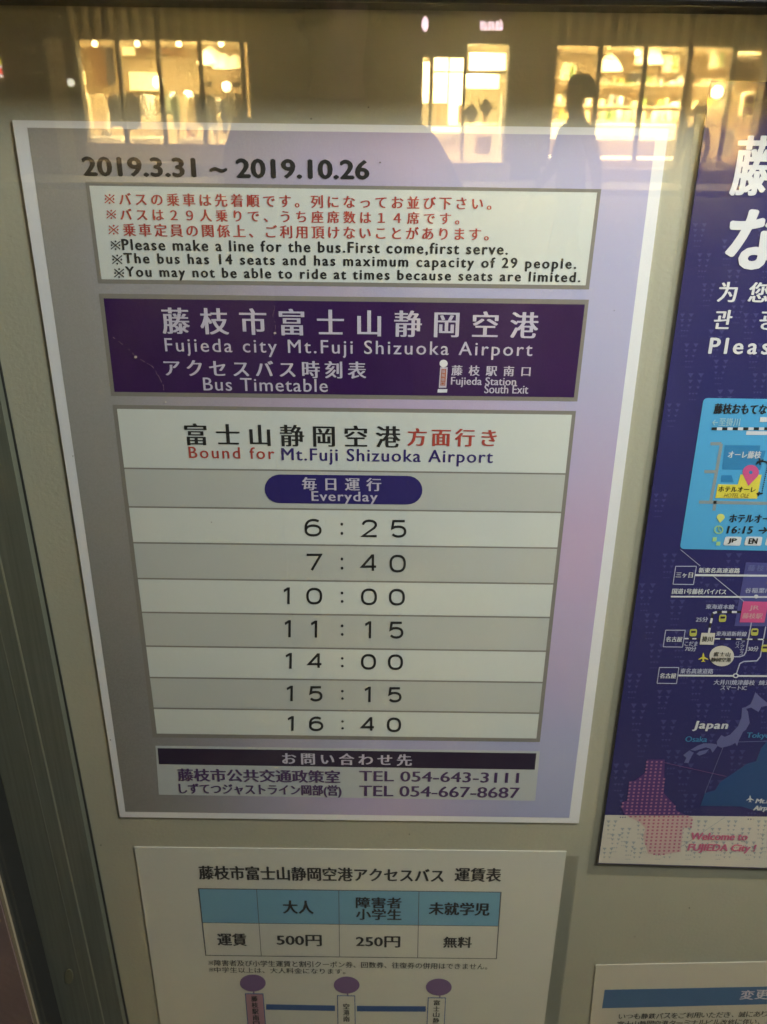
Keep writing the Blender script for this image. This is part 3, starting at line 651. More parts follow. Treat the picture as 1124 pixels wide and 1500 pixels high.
strokes('city_dots', up_, mat('dusty_pink_dots', (.38, .17, .30), .4), G, B3, 4, True); strokes('city_dots', lo_, mat('rose_dots', (.42, .10, .22), .4), G, B3, 4, True)
PT = mat('rose_text_print', (.60, .13, .25), .4)
TG(5, 'Welcome to', 1012, 1095, 1219.5, 1230, PT, hs=1.1, bold=(.05, .02), shear=.05); TG(5, 'FUJIEDA City !', 1008, 1106, 1236, 1249, PT, hs=1.1, bold=(.045, .02), shear=.05)

# ------------------------------------------------------------------ the forecourt behind the camera, seen mirrored in the glass
gm = MB().box(-60, 60, -80, 20, -.3, 0).obj('forecourt_paving', mat('paving', (.07, .066, .06), .75, var=.25, vscale=1.2, bump=.3, bscale=20)); tag(gm, kind='structure')
rd = MB().box(-60, 60, -19.0, -9.0, .0, .004).obj('road', mat('asphalt', (.05, .05, .052), .8, var=.2, vscale=30)); tag(rd, kind='structure')
kb = MB().box(-60, 60, -19.3, -19.0, 0, .13).obj('kerb', mat('kerb_stone', (.28, .27, .25), .8)); tag(kb, kind='structure')
WALLD = mat('dark_cladding', (.06, .049, .032), .7, var=.1, vscale=3)
WALLL = mat('beige_pier', (.42, .34, .22), .7); SLAT = mat('bronze_slat', (.34, .28, .17), .55); MULL = mat('dark_mullion', (.05, .042, .03), .5)
TAN = mat('tan_interior', (.56, .46, .30), .8, var=.12, vscale=1.5); CREAMW = mat('cream_interior', (.75, .68, .52), .8); FLOORI = mat('pale_shop_floor', (.6, .52, .4), .5)
WPAINT = mat('white_fitting', (.82, .8, .74), .6); BLK = mat('charcoal_cloth', (.05, .05, .055), .9); BROWNF = mat('brown_fitting', (.25, .15, .08), .6)
SB = empty('shop_building', (0, -D, 0), 'dark clad shop building with warm lit windows seen mirrored in the case glass', 'building')
def b(n, x0, x1, y0, y1, z0, z1, m, parent=SB): return MB().box(x0, x1, -D-y1, -D-y0, z0, z1).obj(n, m, parent)
zT, zL = FZ(62), FZ(213)                       # head and sill of the glazing
XL0, XL1, XE0, XE1, XG0, XG1 = FX(117), FX(366), FX(619), FX(743), FX(808), FX(1118)
top = 9.0
for x0, x1, m_ in ((-34, FX(76), WALLD), (FX(76), FX(101), WALLL), (FX(101), XL0, WALLD), (XL1, XE0, WALLD), (XE1, XG0, WALLD), (XG1, 34, WALLD)):
    b('wall_pier', x0, x1, 0, .5, 0, zT, m_)
b('wall_upper', -34, 34, .08, .5, zT, top, WALLD)
b('roof_slab', -34, 34, 0, 9, top, top+.3, WALLD)
b('wall_side', -34, -33.5, .5, 9, 0, top, WALLD); b('wall_side', 33.5, 34, .5, 9, 0, top, WALLD); b('wall_rear', -34, 34, 8.5, 9, 0, top, WALLD)
sl0 = b('slat', 0, .13, -.05, .06, zT+.02, FZ(9), SLAT)
xs = []; x = XL0
while x < XL1: xs.append(x); x += .33
x = XG0-.1
while x < XG1+3: xs.append(x); x += .33
for i, x in enumerate(xs):
    o = sl0 if i == 0 else sl0.copy()
    if i: C.objects.link(o)
    o.location = (x, 0, 0)
b('fascia', -34, 34, -.25, .06, FZ(8), FZ(8)+.6, mat('fascia_dark', (.03, .028, .024), .6))
# pavement plinths and ledges under the glazing
PLN = mat('stone_plinth', (.50, .40, .30), .7)
b('plinth', XL0, XL1, .0, .45, 0, zL-.02, PLN); b('ledge', XL0-.1, XL1+.1, -.55, -.02, 0, FZ(240), PLN)
b('plinth', XG0, XG1, .0, .45, 0, FZ(230), PLN); b('ledge', XG0-.15, XG1+.1, -.5, -.02, 0, FZ(241), mat('pale_step', (.6, .5, .38), .7))
b('doorstep', XE0-.4, XE1+.1, -.9, -.02, 0, FZ(234), MATS['pale_step'])
# rooms
def room(x0, x1, z0, zt, dep, wall, back):
    b('interior_back_wall', x0, x1, dep, dep+.1, z0, zt, back); b('interior_side_wall', x0-.1, x0, .45, dep, z0, zt, wall); b('interior_side_wall', x1, x1+.1, .45, dep, z0, zt, wall)
    b('interior_floor', x0, x1, .46, dep, z0-.12, z0, FLOORI); b('interior_ceiling', x0, x1, .46, dep, zt, zt+.1, CREAMW)
room(XL0-1.9, XL1+.1, .35, zT+.12, 5, TAN, TAN); room(XE0-.1, XE1+.5, .12, zT+.12, 4, CREAMW, CREAMW); room(XG0-.1, XG1+2.2, .2, zT+.12, 5, TAN, TAN)
for i, px in enumerate((118, 179, 237, 297, 358)): b('mullion', FX(px)-.05, FX(px)+.05, -.03, .12, zL-.02, zT, MULL)
for i, px in enumerate((808, 874, 940, 1003.5, 1068)): b('mullion', FX(px)-.055, FX(px)+.055, -.03, .12, FZ(230), zT, MULL)
for px in (631, 680): b('mullion', FX(px)-.04, FX(px)+.04, -.03, .12, .12, zT, MULL)
b('door_head', XE0, FX(680), -.02, .3, FZ(82), zT, WALLD); b('transom', FX(634), XE1, 0, .1, FZ(105), FZ(103), MULL)
SG = glass_mat('shop_glass', .045, (.97, .98, .96))
for x0, x1, z0 in [(118, 179, zL), (179, 237, zL), (237, 297, zL), (297, 358, zL), (808, 874, FZ(230)), (874, 940, FZ(230)), (940, 1003.5, FZ(230)), (1003.5, 1068, FZ(230)), (1068, 1116, FZ(230)), (680, 742, .14)]:
    b('window_pane', FX(x0)+.06, FX(x1)-.06, .03, .045, z0+.01, zT-.01, SG)
# downlights along the heads
HOT = mat('downlight_glow', (1, .9, .6), .5, emit=(1, .80, .42), est=60)
def near(n, px, py, rr, m_, lab, cat, grp=None, dist=.6):
    dd = D+dist; x_ = F(px, py, dd)[0]; z_ = F(px, py, dd)[1]
    o = MB().lathe((x_, -dd, z_), [(rr*.5, -rr), (rr, -rr*.5), (rr, rr*.5), (rr*.5, rr)], 12).obj(n, m_, loc=(x_, -dd, z_))
    return tag(o, lab, cat, grp)
for i, px in enumerate((139, 201, 262, 324)): near('downlight', px, 64, .07, HOT, ('first', 'second', 'third', 'fourth')[i]+' round downlight from the left over the clothes shop window', 'ceiling light', 'downlights over the clothes shop window')
for i, px in enumerate((844, 909, 974)): near('downlight', px, 63, .07, HOT, ('first', 'second', 'third')[i]+' round downlight from the left over the gift shop window', 'ceiling light', 'downlights over the gift shop window')
for px, py, rr, lab in ((232, 121, .16, 'bright spot lamp beside the lit poster in the clothes shop'), (332, 127, .13, 'bright lamp low between two dark frames in the clothes shop'), (254, 141, .10, 'small hot lamp above the clothes rail, left one'), (276, 141, .15, 'larger hot lamp above the clothes rail, right one'), (934, 77, .08, 'small spot lamp high in the gift shop'), (1051, 135, .17, 'glowing white lamp shade above the gift shop counter')):
    near('spot_lamp', px, py, rr, mat('spot_glow', (1, .95, .8), .5, emit=(1, .9, .62), est=22), lab, 'lamp', dist=2.6)
# pendant lamps
PEN = mat('pendant_shade', (.9, .84, .68), .6, emit=(1, .74, .34), est=6)
for px, py, rr, lab, room_ in ((309, 82, .42, 'large dome pendant lamp nearest the left in the clothes shop', 0), (328, 90, .36, 'middle dome pendant lamp in the clothes shop', 0), (345, 90, .3, 'smallest dome pendant lamp at the right in the clothes shop', 0),
                           (893, 92, .4, 'dome pendant lamp in the second window of the gift shop', 1), (952, 80, .45, 'wide dome pendant lamp in the third window of the gift shop', 1)):
    dd = D+3; xx, zz = F(px, py, dd)
    P_ = empty('pendant_lamp', (xx, -dd, zz), lab, 'lamp')
    MB().lathe((xx, -dd, zz), [(rr, -rr*.55), (rr*.95, -rr*.3), (rr*.6, rr*.25), (rr*.15, rr*.6)], 16).obj('lamp_shade', PEN, P_)
    MB().lathe((xx, -dd, zz), [(.012, rr*.6), (.012, zT+.1-zz)], 6).obj('cable', MULL, P_)
def item(n, px0, px1, py0, py1, dist, th, m_, lab, cat, grp=None):
    dd = D+dist; x0 = F(px0, 140, dd)[0]; x1 = F(px1, 140, dd)[0]; z1 = F(560, py0, dd)[1]; z0 = F(560, py1, dd)[1]
    bm = bmesh.new(); bmesh.ops.create_cube(bm, size=1); w_, h_ = x1-x0, z1-z0
    bmesh.ops.scale(bm, vec=(w_, th, h_), verts=bm.verts); bmesh.ops.bevel(bm, geom=bm.edges[:], offset=min(w_, th, h_)*.12, segments=1, affect='EDGES')
    bmesh.ops.translate(bm, vec=(0, 0, h_/2), verts=bm.verts)
    me = bpy.data.meshes.new(n); bm.to_mesh(me); bm.free(); me.materials.append(m_)
    o = bpy.data.objects.new(n, me); C.objects.link(o); o.location = ((x0+x1)/2, -dd, z0); return tag(o, lab, cat, grp)
# clothes shop
LITP = mat('lit_poster', (.9, .85, .6), .6, emit=(1, .76, .26), est=9)
item('lit_poster', 192, 235, 110, 137, 4.6, .05, LITP, 'bright yellow lit poster on the back wall of the clothes shop', 'poster')
item('wall_panel', 140, 160, 72, 130, 4.4, .1, BROWNF, 'tall brown panel at the left of the clothes shop', 'panel'); item('wall_panel', 161, 172, 75, 130, 3.9, .1, BLK, 'tall dark panel beside the brown one in the clothes shop', 'panel')
item('ceiling_beam', 116, 168, 62, 72, 3.6, .3, CREAMW, 'pale beam under the ceiling at the left of the clothes shop', 'beam'); item('wall_panel', 204, 226, 62, 84, 4.5, .1, BROWNF, 'brown bulkhead above the lit poster', 'panel'); item('wall_panel', 236, 270, 62, 85, 4.5, .1, BROWNF, 'brown bulkhead in the middle of the clothes shop', 'panel')
item('wall_panel', 186, 204, 62, 86, 4.3, .1, LITP, 'bright square panel high behind the second window', 'panel')
for px in (302, 343): item('picture_frame', px, px+11, 122, 130, 4.5, .05, BLK, 'small dark frame %s the low lamp in the clothes shop' % ('left of' if px < 320 else 'right of'), 'picture')
item('display_board', 120, 128, 110, 128, 3, .08, LITP, 'small lit board at the left end of the clothes shop', 'sign')
GC = [('cream', (.75, .66, .48)), ('charcoal', (.045, .045, .05)), ('white', (.85, .82, .75)), ('grey', (.22, .22, .22)), ('sage', (.35, .42, .32)), ('sand', (.6, .48, .3)), ('navy', (.04, .05, .12)), ('rose', (.6, .25, .22))]
def garment(cx_, top_, bot_, hw, ci, lab, dist=1.6):
    dd = D+dist; X = lambda p: F(p, 140, dd)[0]; Zf = lambda p: F(560, p, dd)[1]
    xc = X(cx_); W_ = abs(X(cx_+hw)-xc); z1, z0 = Zf(top_), Zf(bot_)
    sh = [(xc-W_*.25, z1), (xc+W_*.25, z1), (xc+W_*.95, z1-.1), (xc+W_*1.0, z0+.3), (xc+W_*.8, z0+.32), (xc+W_*.85, z0), (xc-W_*.85, z0+.02), (xc-W_*.8, z0+.3), (xc-W_*1.0, z0+.33), (xc-W_*.95, z1-.1)]
    mb = MB().prism(sh, dd-.09, dd+.09)
    o = mb.obj('garment', mat('cloth_'+GC[ci][0], GC[ci][1], .9, var=.15, vscale=6), loc=(xc, -dd, z0)); return tag(o, lab, 'clothing')
gl_ = [(127, 142, 205, 4, 0, 'long cream coat at the far left of the clothes rail'), (145, 141, 195, 8, 5, 'sand dress on the form beside the long cream coat'), (150, 168, 207, 8, 2, 'white skirt low beside the platform'),
       (167, 143, 190, 9, 1, 'wide charcoal coat left of the second mullion'), (192, 143, 190, 13, 1, 'widest charcoal jacket behind the second window'), (186, 176, 196, 11, 6, 'navy bag hanging under the widest jacket'), (212, 141, 178, 5, 2, 'white shirt right of the widest jacket'),
       (223, 143, 200, 5, 2, 'second white shirt beside the mullion'), (231, 146, 203, 4, 5, 'sand shirt next to the third mullion'), (246, 143, 172, 5, 4, 'sage blouse behind the third window'), (256, 143, 190, 6, 4, 'longer sage dress in the third window'),
       (270, 142, 175, 5, 0, 'cream top under the hot lamp'), (280, 145, 200, 5, 5, 'sand dress under the hot lamp'), (291, 141, 186, 6, 1, 'charcoal coat beside the fourth mullion'), (306, 142, 190, 8, 3, 'grey coat behind the fourth window'), (320, 143, 170, 4, 2, 'white top between the grey coats'),
       (336, 144, 188, 8, 3, 'grey jacket right of the white top'), (327, 150, 198, 4, 6, 'navy dress behind the grey jacket'), (350, 142, 180, 5, 1, 'charcoal coat at the right end of the rail'), (347, 180, 205, 5, 2, 'white scarf bundle low at the right end'), (312, 180, 198, 6, 2, 'white folded top below the grey coat'), (276, 190, 207, 7, 7, 'rose bag on the platform'), (353, 193, 208, 4, 7, 'rose shoe box at the right end of the platform')]
for i, a in enumerate(gl_): garment(*a, dist=1.5+.12*(i % 4))
dd = D+1.6; rk = empty('clothes_rail', (F(230, 140, dd)[0], -dd, .35), 'long black clothes rail across the clothes shop window', 'clothes rail')
MB().box(F(122, 140, dd)[0], F(358, 140, dd)[0], -dd-.015, -dd+.015, FZ(140), FZ(140)+.03).obj('rail', MULL, rk)
for px in (122, 178, 236, 296, 357): MB().box(FX(px)-.015, FX(px)+.015, -dd-.015, -dd+.015, .35, FZ(140)).obj('leg', MULL, rk)
for i, (a, c) in enumerate(((124, 178), (182, 236), (262, 296), (330, 362))): item('display_platform', a, c, 205.5, 215, .9, .8, WPAINT, ('first', 'second', 'third', 'fourth')[i]+' low white platform from the left in the clothes shop', 'platform')
# entrance and its lit boards
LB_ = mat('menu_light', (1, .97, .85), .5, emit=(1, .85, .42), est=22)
item('menu_light_box', 686, 738, 76, 101, 1.9, .12, LB_, 'upper bright light box over the counter in the entrance', 'light box'); item('menu_light_box', 682, 730, 107, 128, 1.7, .12, LB_, 'lower bright light box over the counter in the entrance', 'light box')
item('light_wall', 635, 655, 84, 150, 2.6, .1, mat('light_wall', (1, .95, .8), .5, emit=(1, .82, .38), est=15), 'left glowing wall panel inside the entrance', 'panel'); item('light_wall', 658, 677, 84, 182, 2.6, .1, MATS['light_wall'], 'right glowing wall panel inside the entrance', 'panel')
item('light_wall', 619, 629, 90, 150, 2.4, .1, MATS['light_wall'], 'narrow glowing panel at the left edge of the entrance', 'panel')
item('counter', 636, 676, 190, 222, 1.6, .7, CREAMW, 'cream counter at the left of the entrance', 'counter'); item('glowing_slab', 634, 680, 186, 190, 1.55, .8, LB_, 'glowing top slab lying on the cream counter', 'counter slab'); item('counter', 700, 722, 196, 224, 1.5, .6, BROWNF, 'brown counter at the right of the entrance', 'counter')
item('serving_counter', 682, 735, 178, 196, 2.2, .6, WPAINT, 'white serving counter below the light boxes', 'counter')
item('shelf_tower', 735, 741, 140, 205, 1.2, .4, WPAINT, 'narrow white shelf tower at the right of the entrance', 'shelf')
for px, a, c in ((640, 152, 184), (672, 152, 180), (708, 150, 178)): item('wall_picture', px, px+6, a, c, 2.3, .05, BROWNF, 'brown hanging banner %s inside the entrance' % {640: 'at the left', 672: 'in the middle', 708: 'at the right'}[px], 'banner')
# lit letters above the entrance (too small to read)
NEON = mat('pink_white_neon', (1, .9, .95), .4, emit=(1, .72, .84), est=14)
ns = empty('neon_sign', (FX(716), -D+.3, FZ(42)), 'row of small pinkish white lit letters above the entrance', 'sign')
for i in range(6):
    px = 698+i*5.4; t_ = 31 if i < 5 else 28
    x0, x1, z0, z1 = FX(px), FX(px+3.6), FZ(44), FZ(t_)
    mb = MB()
    mb.box(x0, x0+.022, -D+.27, -D+.33, z0, z1); mb.box(x1-.022, x1, -D+.27, -D+.33, z0, z1-(.05 if i % 2 else 0)); mb.box(x0+.022, x1-.022, -D+.27, -D+.33, z0 if i % 3 else (z0+z1)/2, (z0 if i % 3 else (z0+z1)/2)+.05)
    mb.obj('letter', NEON, ns)
cs = MB().prism([(FX(622)+.12*math.cos(a), FZ(36)+.17*math.sin(a)) for a in [math.pi*.5+i*math.pi/8 for i in range(9)]]+[(FX(625), FZ(39)), (FX(624.5), FZ(33))], -(-D+.3)-.03, -(-D+.3)+.03).obj('crescent_sign', NEON, loc=(FX(622), -D+.3, FZ(36))); tag(cs, 'small lit crescent shaped sign left of the lit letters', 'sign')
# gift shop
SHELFM = mat('pale_shelf', (.7, .6, .42), .6)
ORD = 'first second third fourth fifth sixth seventh eighth ninth tenth eleventh twelfth thirteenth fourteenth fifteenth sixteenth seventeenth eighteenth nineteenth twentieth'.split()+['later']*20
GD = [('white', (.85, .83, .78)), ('cream', (.75, .62, .38)), ('brown', (.2, .1, .05)), ('yellow', (.8, .62, .15)), ('green', (.2, .35, .1)), ('grey', (.3, .3, .3))]
for si, (py, a, c, dist) in enumerate(((118, 815, 1064, 3.6), (150, 812, 1066, 3.0), (172, 812, 1000, 2.0))):
    item('shelf', a, c, py, py+(3 if si < 2 else 3), dist, .5, SHELFM, ('top', 'middle', 'lowest')[si]+' long shelf across the gift shop', 'shelf')
    x = a+3; n_ = 0
    while x < c-8:
        w_ = random.uniform(4, 11); h_ = random.uniform(6, 17 if si else 12); ci = random.choice((0, 0, 1, 1, 3, 2, 5, 0, 4))
        if random.random() < .85:
            n_ += 1; item('goods_box', x, x+w_, py-h_, py, dist, .25, mat('goods_'+GD[ci][0], GD[ci][1], .6), '%s packet, %s from the left on the %s shelf of the gift shop' % (GD[ci][0], ORD[n_-1], ('top', 'middle', 'lowest')[si]), 'goods', 'goods on the %s shelf of the gift shop' % ('top', 'middle', 'lowest')[si])
        x += w_+random.uniform(1, 5)
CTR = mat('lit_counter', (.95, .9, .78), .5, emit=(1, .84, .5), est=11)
item('lit_counter', 806, 835, 176, 200, 1.2, .7, CTR, 'short glowing counter at the left end of the gift shop', 'counter'); item('lit_counter', 872, 992, 176, 200, 1.2, .7, CTR, 'long glowing counter in the middle of the gift shop', 'counter')
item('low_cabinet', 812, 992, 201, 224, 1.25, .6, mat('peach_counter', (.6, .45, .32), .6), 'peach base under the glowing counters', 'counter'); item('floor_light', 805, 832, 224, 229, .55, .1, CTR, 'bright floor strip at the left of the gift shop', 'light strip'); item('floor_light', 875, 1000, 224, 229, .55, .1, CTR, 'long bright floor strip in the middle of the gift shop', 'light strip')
for px, py, lab in ((818, 88, 'at the left end'), (966, 75, 'behind the third window'), (1032, 68, 'behind the fourth window')):
    pf = item('framed_print', px, px+22, py, py+26, 3.2, .06, CREAMW, 'cream framed print %s of the gift shop' % lab, 'picture'); o_ = item('framed_leaf', px+15, px+20, py+4, py+24, 3.1, .03, mat('leaf_green', (.18, .32, .06), .7), 'green leaf panel in front of the print %s of the gift shop' % lab, 'picture')
item('menu_board', 917, 936, 103, 113, 3.3, .06, BLK, 'dark menu board under the high spot lamp', 'sign')
item('column', 1000, 1012, 100, 240, .9, .3, mat('ochre_column', (.5, .42, .25), .8), 'ochre column inside the fourth window', 'column')
item('wall_panel', 1070, 1116, 64, 112, .9, .1, TAN, 'tan panel filling the upper right window', 'panel'); item('display_case', 1088, 1108, 128, 164, 1.4, .3, CREAMW, 'cream display case at the right end of the gift shop', 'cabinet'); item('display_niche', 1092, 1104, 134, 144, 1.2, .1, BROWNF, 'upper dark niche of the cream display case', 'cabinet'); item('display_niche', 1092, 1104, 150, 160, 1.2, .1, BROWNF, 'lower dark niche of the cream display case', 'cabinet')
item('stool_table', 1066, 1082, 185, 222, 1.0, .5, WPAINT, 'tall white pedestal at the right of the gift shop', 'pedestal')
# convenience store sign at the far left edge
st = empty('striped_sign', (FX(-6), -D+.2, FZ(122)), 'lit sign striped yellow white and red at the far left of the shop front', 'sign')
for a, c, col, e_ in ((95, 102, 'yellow', (1, .75, .05)), (102, 107, 'white', (1, .95, .95)), (107, 116, 'red', (1, .05, .04)), (116, 121, 'white', (1, .95, .95))):
    MB().box(FX(-14), FX(12.5), -D+.15, -D+.2, FZ(c), FZ(a)).obj('sign_stripe', mat('sign_'+col, e_, .5, emit=e_, est=7), st)
near('security_lamp', 104, 121, .09, mat('white_bulb', (1, 1, .9), .5, emit=(1, .98, .85), est=7), 'small round white lamp on the dark pier left of the clothes shop', 'lamp', dist=-.2)
# bus shelter roof that carries the lamp
SH = empty('bus_shelter', (.5, -.6, 2.35), 'grey bus shelter roof over the notice case', 'shelter')
MB().box(-1.6, 2.6, -1.3, .12, 2.6, 2.68).obj('roof', mat('shelter_roof', (.07, .07, .07), .6), SH)
fx = MB(); fx.box(LAMPP.x-.22, LAMPP.x+.22, LAMPP.y-.14, LAMPP.y+.14, LAMPP.z+.14, LAMPP.z+.2); fx.obj('lamp_housing', WPAINT, SH)
MB().box(LAMPP.x-.02, LAMPP.x+.02, LAMPP.y-.02, LAMPP.y+.02, LAMPP.z+.2, 2.6).obj('lamp_stem', MULL, SH)
for x_ in (-1.5, 2.5): MB().box(x_-.04, x_+.04, -1.25, -1.17, 0, 2.6).obj('post', MULL, SH)

# ------------------------------------------------------------------ people mirrored in the glass
SKIN = mat('skin', (.45, .28, .19), .6); HAIR = mat('black_hair', (.012, .010, .009), .6)
def skin_chain(verts, edges, radii, sub=2):
    me = bpy.data.meshes.new('s'); me.from_pydata(verts, edges, []); me.update()
    o = bpy.data.objects.new('s', me); C.objects.link(o)
    md = o.modifiers.new('skin', 'SKIN'); md.use_smooth_shade = True
    for i, v in enumerate(me.skin_vertices[0].data): v.radius = radii[i] if isinstance(radii[i], tuple) else (radii[i], radii[i]); v.use_root = (i == 0)
    sb = o.modifiers.new('sub', 'SUBSURF'); sb.levels = sub
    dg = bpy.context.evaluated_depsgraph_get(); m2 = bpy.data.meshes.new_from_object(o.evaluated_get(dg)); bpy.data.objects.remove(o)
    return [tuple(v.co) for v in m2.vertices], [tuple(p.vertices) for p in m2.polygons]
def person(loc, rz, h, top_m, leg_m, label, pose='walk', group=None):
    """figure faces +y at rz = 0"""
    s = h/1.72; root = empty('person', loc, label, 'person', group); root.rotation_euler = (0, 0, rz)
    st = .16 if pose == 'walk' else .03
    J_ = {'pel': (0, 0, .95), 'bel': (0, .01, 1.08), 'che': (0, .0, 1.28), 'nb': (0, -.01, 1.42), 'nk': (0, .01, 1.49), 'jaw': (0, .03, 1.56), 'hd': (0, .02, 1.63), 'cr': (0, .005, 1.69)}
    V_ = [J_[k] for k in ('pel', 'bel', 'che', 'nb', 'nk', 'jaw', 'hd', 'cr')]; E_ = [(i, i+1) for i in range(7)]
    Rd = [(.15, .11), (.135, .10), (.165, .115), (.09, .075), (.052, .055), (.062, .075), (.078, .095), (.055, .07)]
    hands = []
    for sd in (-1, 1):
        k = len(V_); fw = st*sd
        V_ += [(sd*.10, fw*.2, .88), (sd*.105, fw*.8+.02, .50), (sd*.11, fw*1.2-.02, .09), (sd*.115, fw*1.2+.13, .04)]
        Rd += [.095, .062, .042, (.04, .03)]; E_ += [(0, k), (k, k+1), (k+1, k+2), (k+2, k+3)]
        k = len(V_)
        if pose == 'photo' and sd == 1: A = [(.18, .0, 1.37), (.25, .20, 1.19), (.13, .52, 1.27)]
        elif pose == 'photo': A = [(-.18, .0, 1.37), (-.20, .22, 1.17), (.09, .52, 1.23)]
        else: A = [(sd*.18, 0, 1.38), (sd*.23, -fw*.4-.02, 1.12), (sd*.24, -fw*1.1+.06, .88)]
        V_ += A; Rd += [.062, .047, .03]; E_ += [(2, k), (k, k+1), (k+1, k+2)]
        a, b_ = Vector(A[1]), Vector(A[2]); hands.append((sd, b_, (b_-a).normalized()))
    vs, fs = skin_chain(V_, E_, Rd)
    def addm(v2, f2):
        k = len(vs); vs.extend(v2); fs.extend(tuple(i+k for i in q) for q in f2)
    for sd, wpt, dr in hands:
        upv = Vector((0, 0, 1)) if pose == 'photo' else Vector((0, 1, 0)); side = dr.cross(upv).normalized(); up2 = side.cross(dr).normalized()
        pv = [tuple(wpt-dr*.01), tuple(wpt+dr*.04), tuple(wpt+dr*.085)]; v2, f2 = skin_chain(pv, [(0, 1), (1, 2)], [(.022, .016), (.036, .015), (.034, .013)], 1); addm(v2, f2)
        for j in range(4):
            L_ = (.068, .078, .072, .056)[j]; b0 = wpt+dr*.08+up2*(.027-.018*j); cl = side*(sd*.5)
            p1 = b0+dr*L_*.4; p2 = p1+(dr+cl).normalized()*L_*.33; p3 = p2+(dr+cl*2.4).normalized()*L_*.27
            v2, f2 = skin_chain([tuple(b0-dr*.02), tuple(p1), tuple(p2), tuple(p3)], [(0, 1), (1, 2), (2, 3)], [.0085, .008, .0075, .0065], 1); addm(v2, f2)
        t0 = wpt+dr*.03+up2*.028; t1 = t0+(dr+up2).normalized()*.035; t2 = t1+(dr*1.4+up2*.5+side*sd*.3).normalized()*.03
        v2, f2 = skin_chain([tuple(t0-up2*.01), tuple(t1), tuple(t2)], [(0, 1), (1, 2)], [.011, .009, .0075], 1); addm(v2, f2)
    # nose and ears
    v2, f2 = skin_chain([(0, .108, 1.64), (0, .128, 1.60)], [(0, 1)], [.010, .014], 1); addm(v2, f2)
    for sd in (-1, 1): v2, f2 = skin_chain([(sd*.080, .0, 1.635), (sd*.083, -.005, 1.60)], [(0, 1)], [(.008, .02), (.007, .014)], 1); addm(v2, f2)
    me = bpy.data.meshes.new('body'); me.from_pydata([(x*s, y*s, z*s) for x, y, z in vs], [], fs)
    for m_ in (SKIN, top_m, leg_m, mat('dark_shoe', (.03, .025, .02), .5)): me.materials.append(m_)
    for p in me.polygons:
        c = p.center/s; hd_ = min((c-q[1]-q[2]*.0).dot(q[2]) < -.005 or (c-q[1]).length > .19 for q in hands)
        p.material_index = 3 if c.z < .09 else 2 if c.z < .93 and abs(c.x) < .2 else 1 if c.z < 1.47 and hd_ else 0; p.use_smooth = True
    bd = bpy.data.objects.new('body', me); C.objects.link(bd); bd.parent = root
    bm = bmesh.new(); bmesh.ops.create_uvsphere(bm, u_segments=20, v_segments=14, radius=1)
    for v in bm.verts:
        n_ = 1+.05*math.sin(9*v.co.x+4*v.co.z)+.04*math.sin(13*v.co.y)
        v.co = Vector((v.co.x*.098*n_, v.co.y*.112*n_-.012, v.co.z*.105*n_+1.655))
    bmesh.ops.delete(bm, geom=[v for v in bm.verts if v.co.y > .045 and v.co.z < 1.675 or v.co.z < 1.575], context='VERTS')
    bmesh.ops.scale(bm, vec=(s, s, s), verts=bm.verts)
    hm = bpy.data.meshes.new('hair'); bm.to_mesh(hm); bm.free(); hm.materials.append(HAIR); hm.polygons.foreach_set('use_smooth', [True]*len(hm.polygons))
    ho = bpy.data.objects.new('hair', hm); C.objects.link(ho); ho.parent = root
    em = bpy.data.meshes.new('eye'); bm = bmesh.new(); bmesh.ops.create_uvsphere(bm, u_segments=8, v_segments=6, radius=.012*s); bm.to_mesh(em); bm.free(); em.materials.append(HAIR)
    for sd in (-1, 1): eo = bpy.data.objects.new('eye', em); C.objects.link(eo); eo.parent = root; eo.location = (sd*.03*s, .103*s, 1.635*s)
    return root
JK = mat('dark_jacket', (.025, .027, .03), .9); TR = mat('dark_trousers', (.02, .02, .025), .9)
hx = F(848, 140, 6.4)[0]
person((hx, -6.4, 0), R_(75), 1.66, JK, TR, 'person with short dark hair in a dark jacket walking past, mirrored before the gift shop', 'walk')
hx = F(1026, 160, 14)[0]
person((hx, -14, 0), R_(60), 1.66, mat('navy_coat', (.03, .035, .10), .9), TR, 'person in a navy coat mirrored in front of the ochre column', 'stand')
hx = F(672, 200, D+1.1)[0]
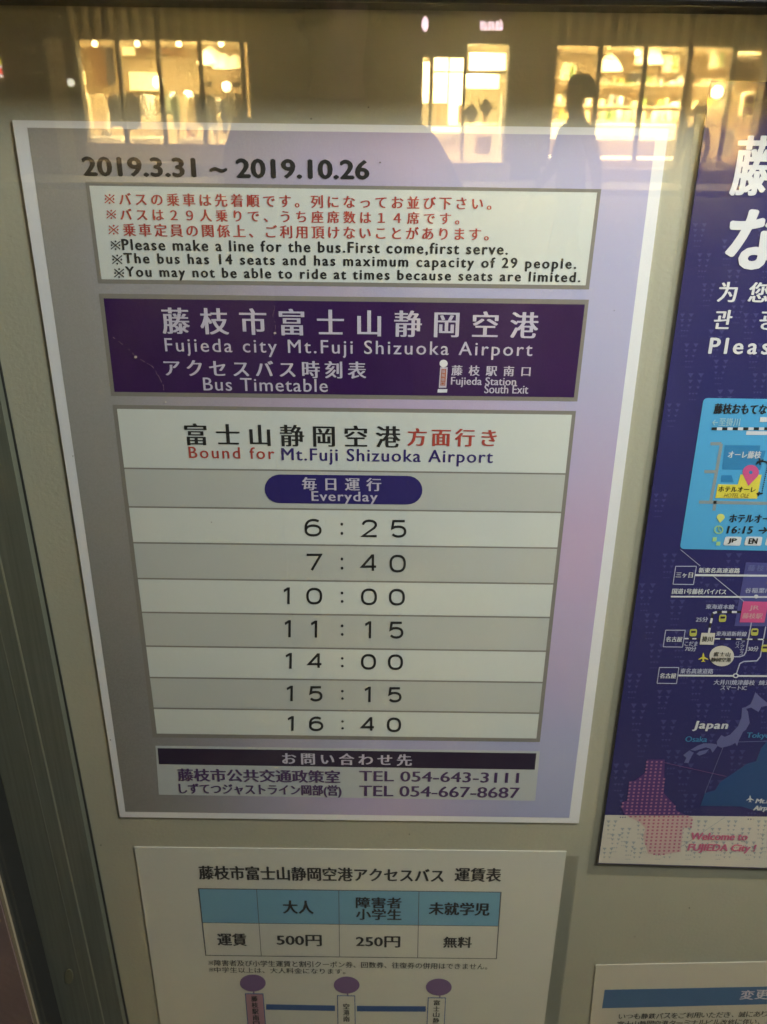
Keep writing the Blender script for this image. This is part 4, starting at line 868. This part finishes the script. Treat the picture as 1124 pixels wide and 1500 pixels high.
# the photographer, standing just behind the phone
PH = person((.12, -1.45, 0), R_(-3), 1.64, JK, TR, 'person in a dark jacket holding up a phone to photograph the posters', 'photo')
ph = empty('phone', (CAMP.x-.01, CAMP.y-.012, CAMP.z-.07), 'black phone held up in front of the posters', 'phone')
pm = MB(); pm.box(CAMP.x-.055, CAMP.x+.015, CAMP.y-.024, CAMP.y-.016, CAMP.z-.125, CAMP.z+.012); pm.obj('phone_body', mat('phone_black', (.01, .01, .01), .3), ph)
pl = MB(); pl.box(CAMP.x-.008, CAMP.x+.008, CAMP.y-.016, CAMP.y-.014, CAMP.z-.008, CAMP.z+.008); pl.obj('camera_lens', mat('phone_lens', (.02, .02, .03), .1), ph)
# goods and customers seen inside the entrance stay low and dark
for px, py0, py1, lab in ((690, 150, 182, 'dark flower like ornament on the serving counter'), (712, 142, 172, 'black diamond shaped ornament hanging over the serving counter')):
    dd = D+1.3; x_, z_ = F(px, (py0+py1)/2, dd); hh = (F(560, py0, dd)[1]-F(560, py1, dd)[1])/2
    tag(MB().prism([(x_-hh*.8, z_), (x_, z_+hh), (x_+hh*.8, z_), (x_, z_-hh)], dd-.03, dd+.03).obj('ornament', BLK, loc=(x_, -dd, z_-hh)), lab, 'ornament')

# specks of dirt on the board and the sheets, each where the photograph shows one
SPK = mat('dirt_speck', (.10, .08, .055), .8)
for x, y, r_ in ((40, 301, 1.3), (50, 206, 1.2), (16, 346, .9), (540, 157, 1.2), (456, 174, 1.3), (22, 700, 1.0), (60, 905, .9), (890, 1240, .9), (868, 900, 1.0), (905, 640, .9), (148, 1238, 1.1), (600, 1222, 1.0), (1010, 1330, 1.1), (930, 1372, .9)):
    patch('dirt_speck', ell(x, y, r_, r_*.8, 7), SPK, case, .0002, 1)
for x, y, r_ in ((557, 238, 1.4), (107, 668, .9), (162, 1084, 1.0), (900, 455, .8), (310, 765, .8)):
    patch('dirt_speck', ell(x, y, r_, r_*.8, 7), SPK, P, B, 9)

# faintly tinted sheets reaching left of and below the guide poster, right of fare sheet
TSHEET = glass_mat('tinted_sheet', .03, (.975, .975, .965), .15)
MB().prism(pxpoly([(gx(118)-15, 118), (1690, 132), (1560, 1302), (gx(1265)-16, 1281)], .001), .0006, .0010).obj('tinted_sheet', TSHEET, G)
MB().prism(pxpoly([(815, 1254), (849, 1254), (vpx(849, 1254, 1790)+4, 1790), (vpx(815, 1254, 1790), 1790)], .001), .0006, .0010).obj('tinted_sheet', TSHEET, Q)
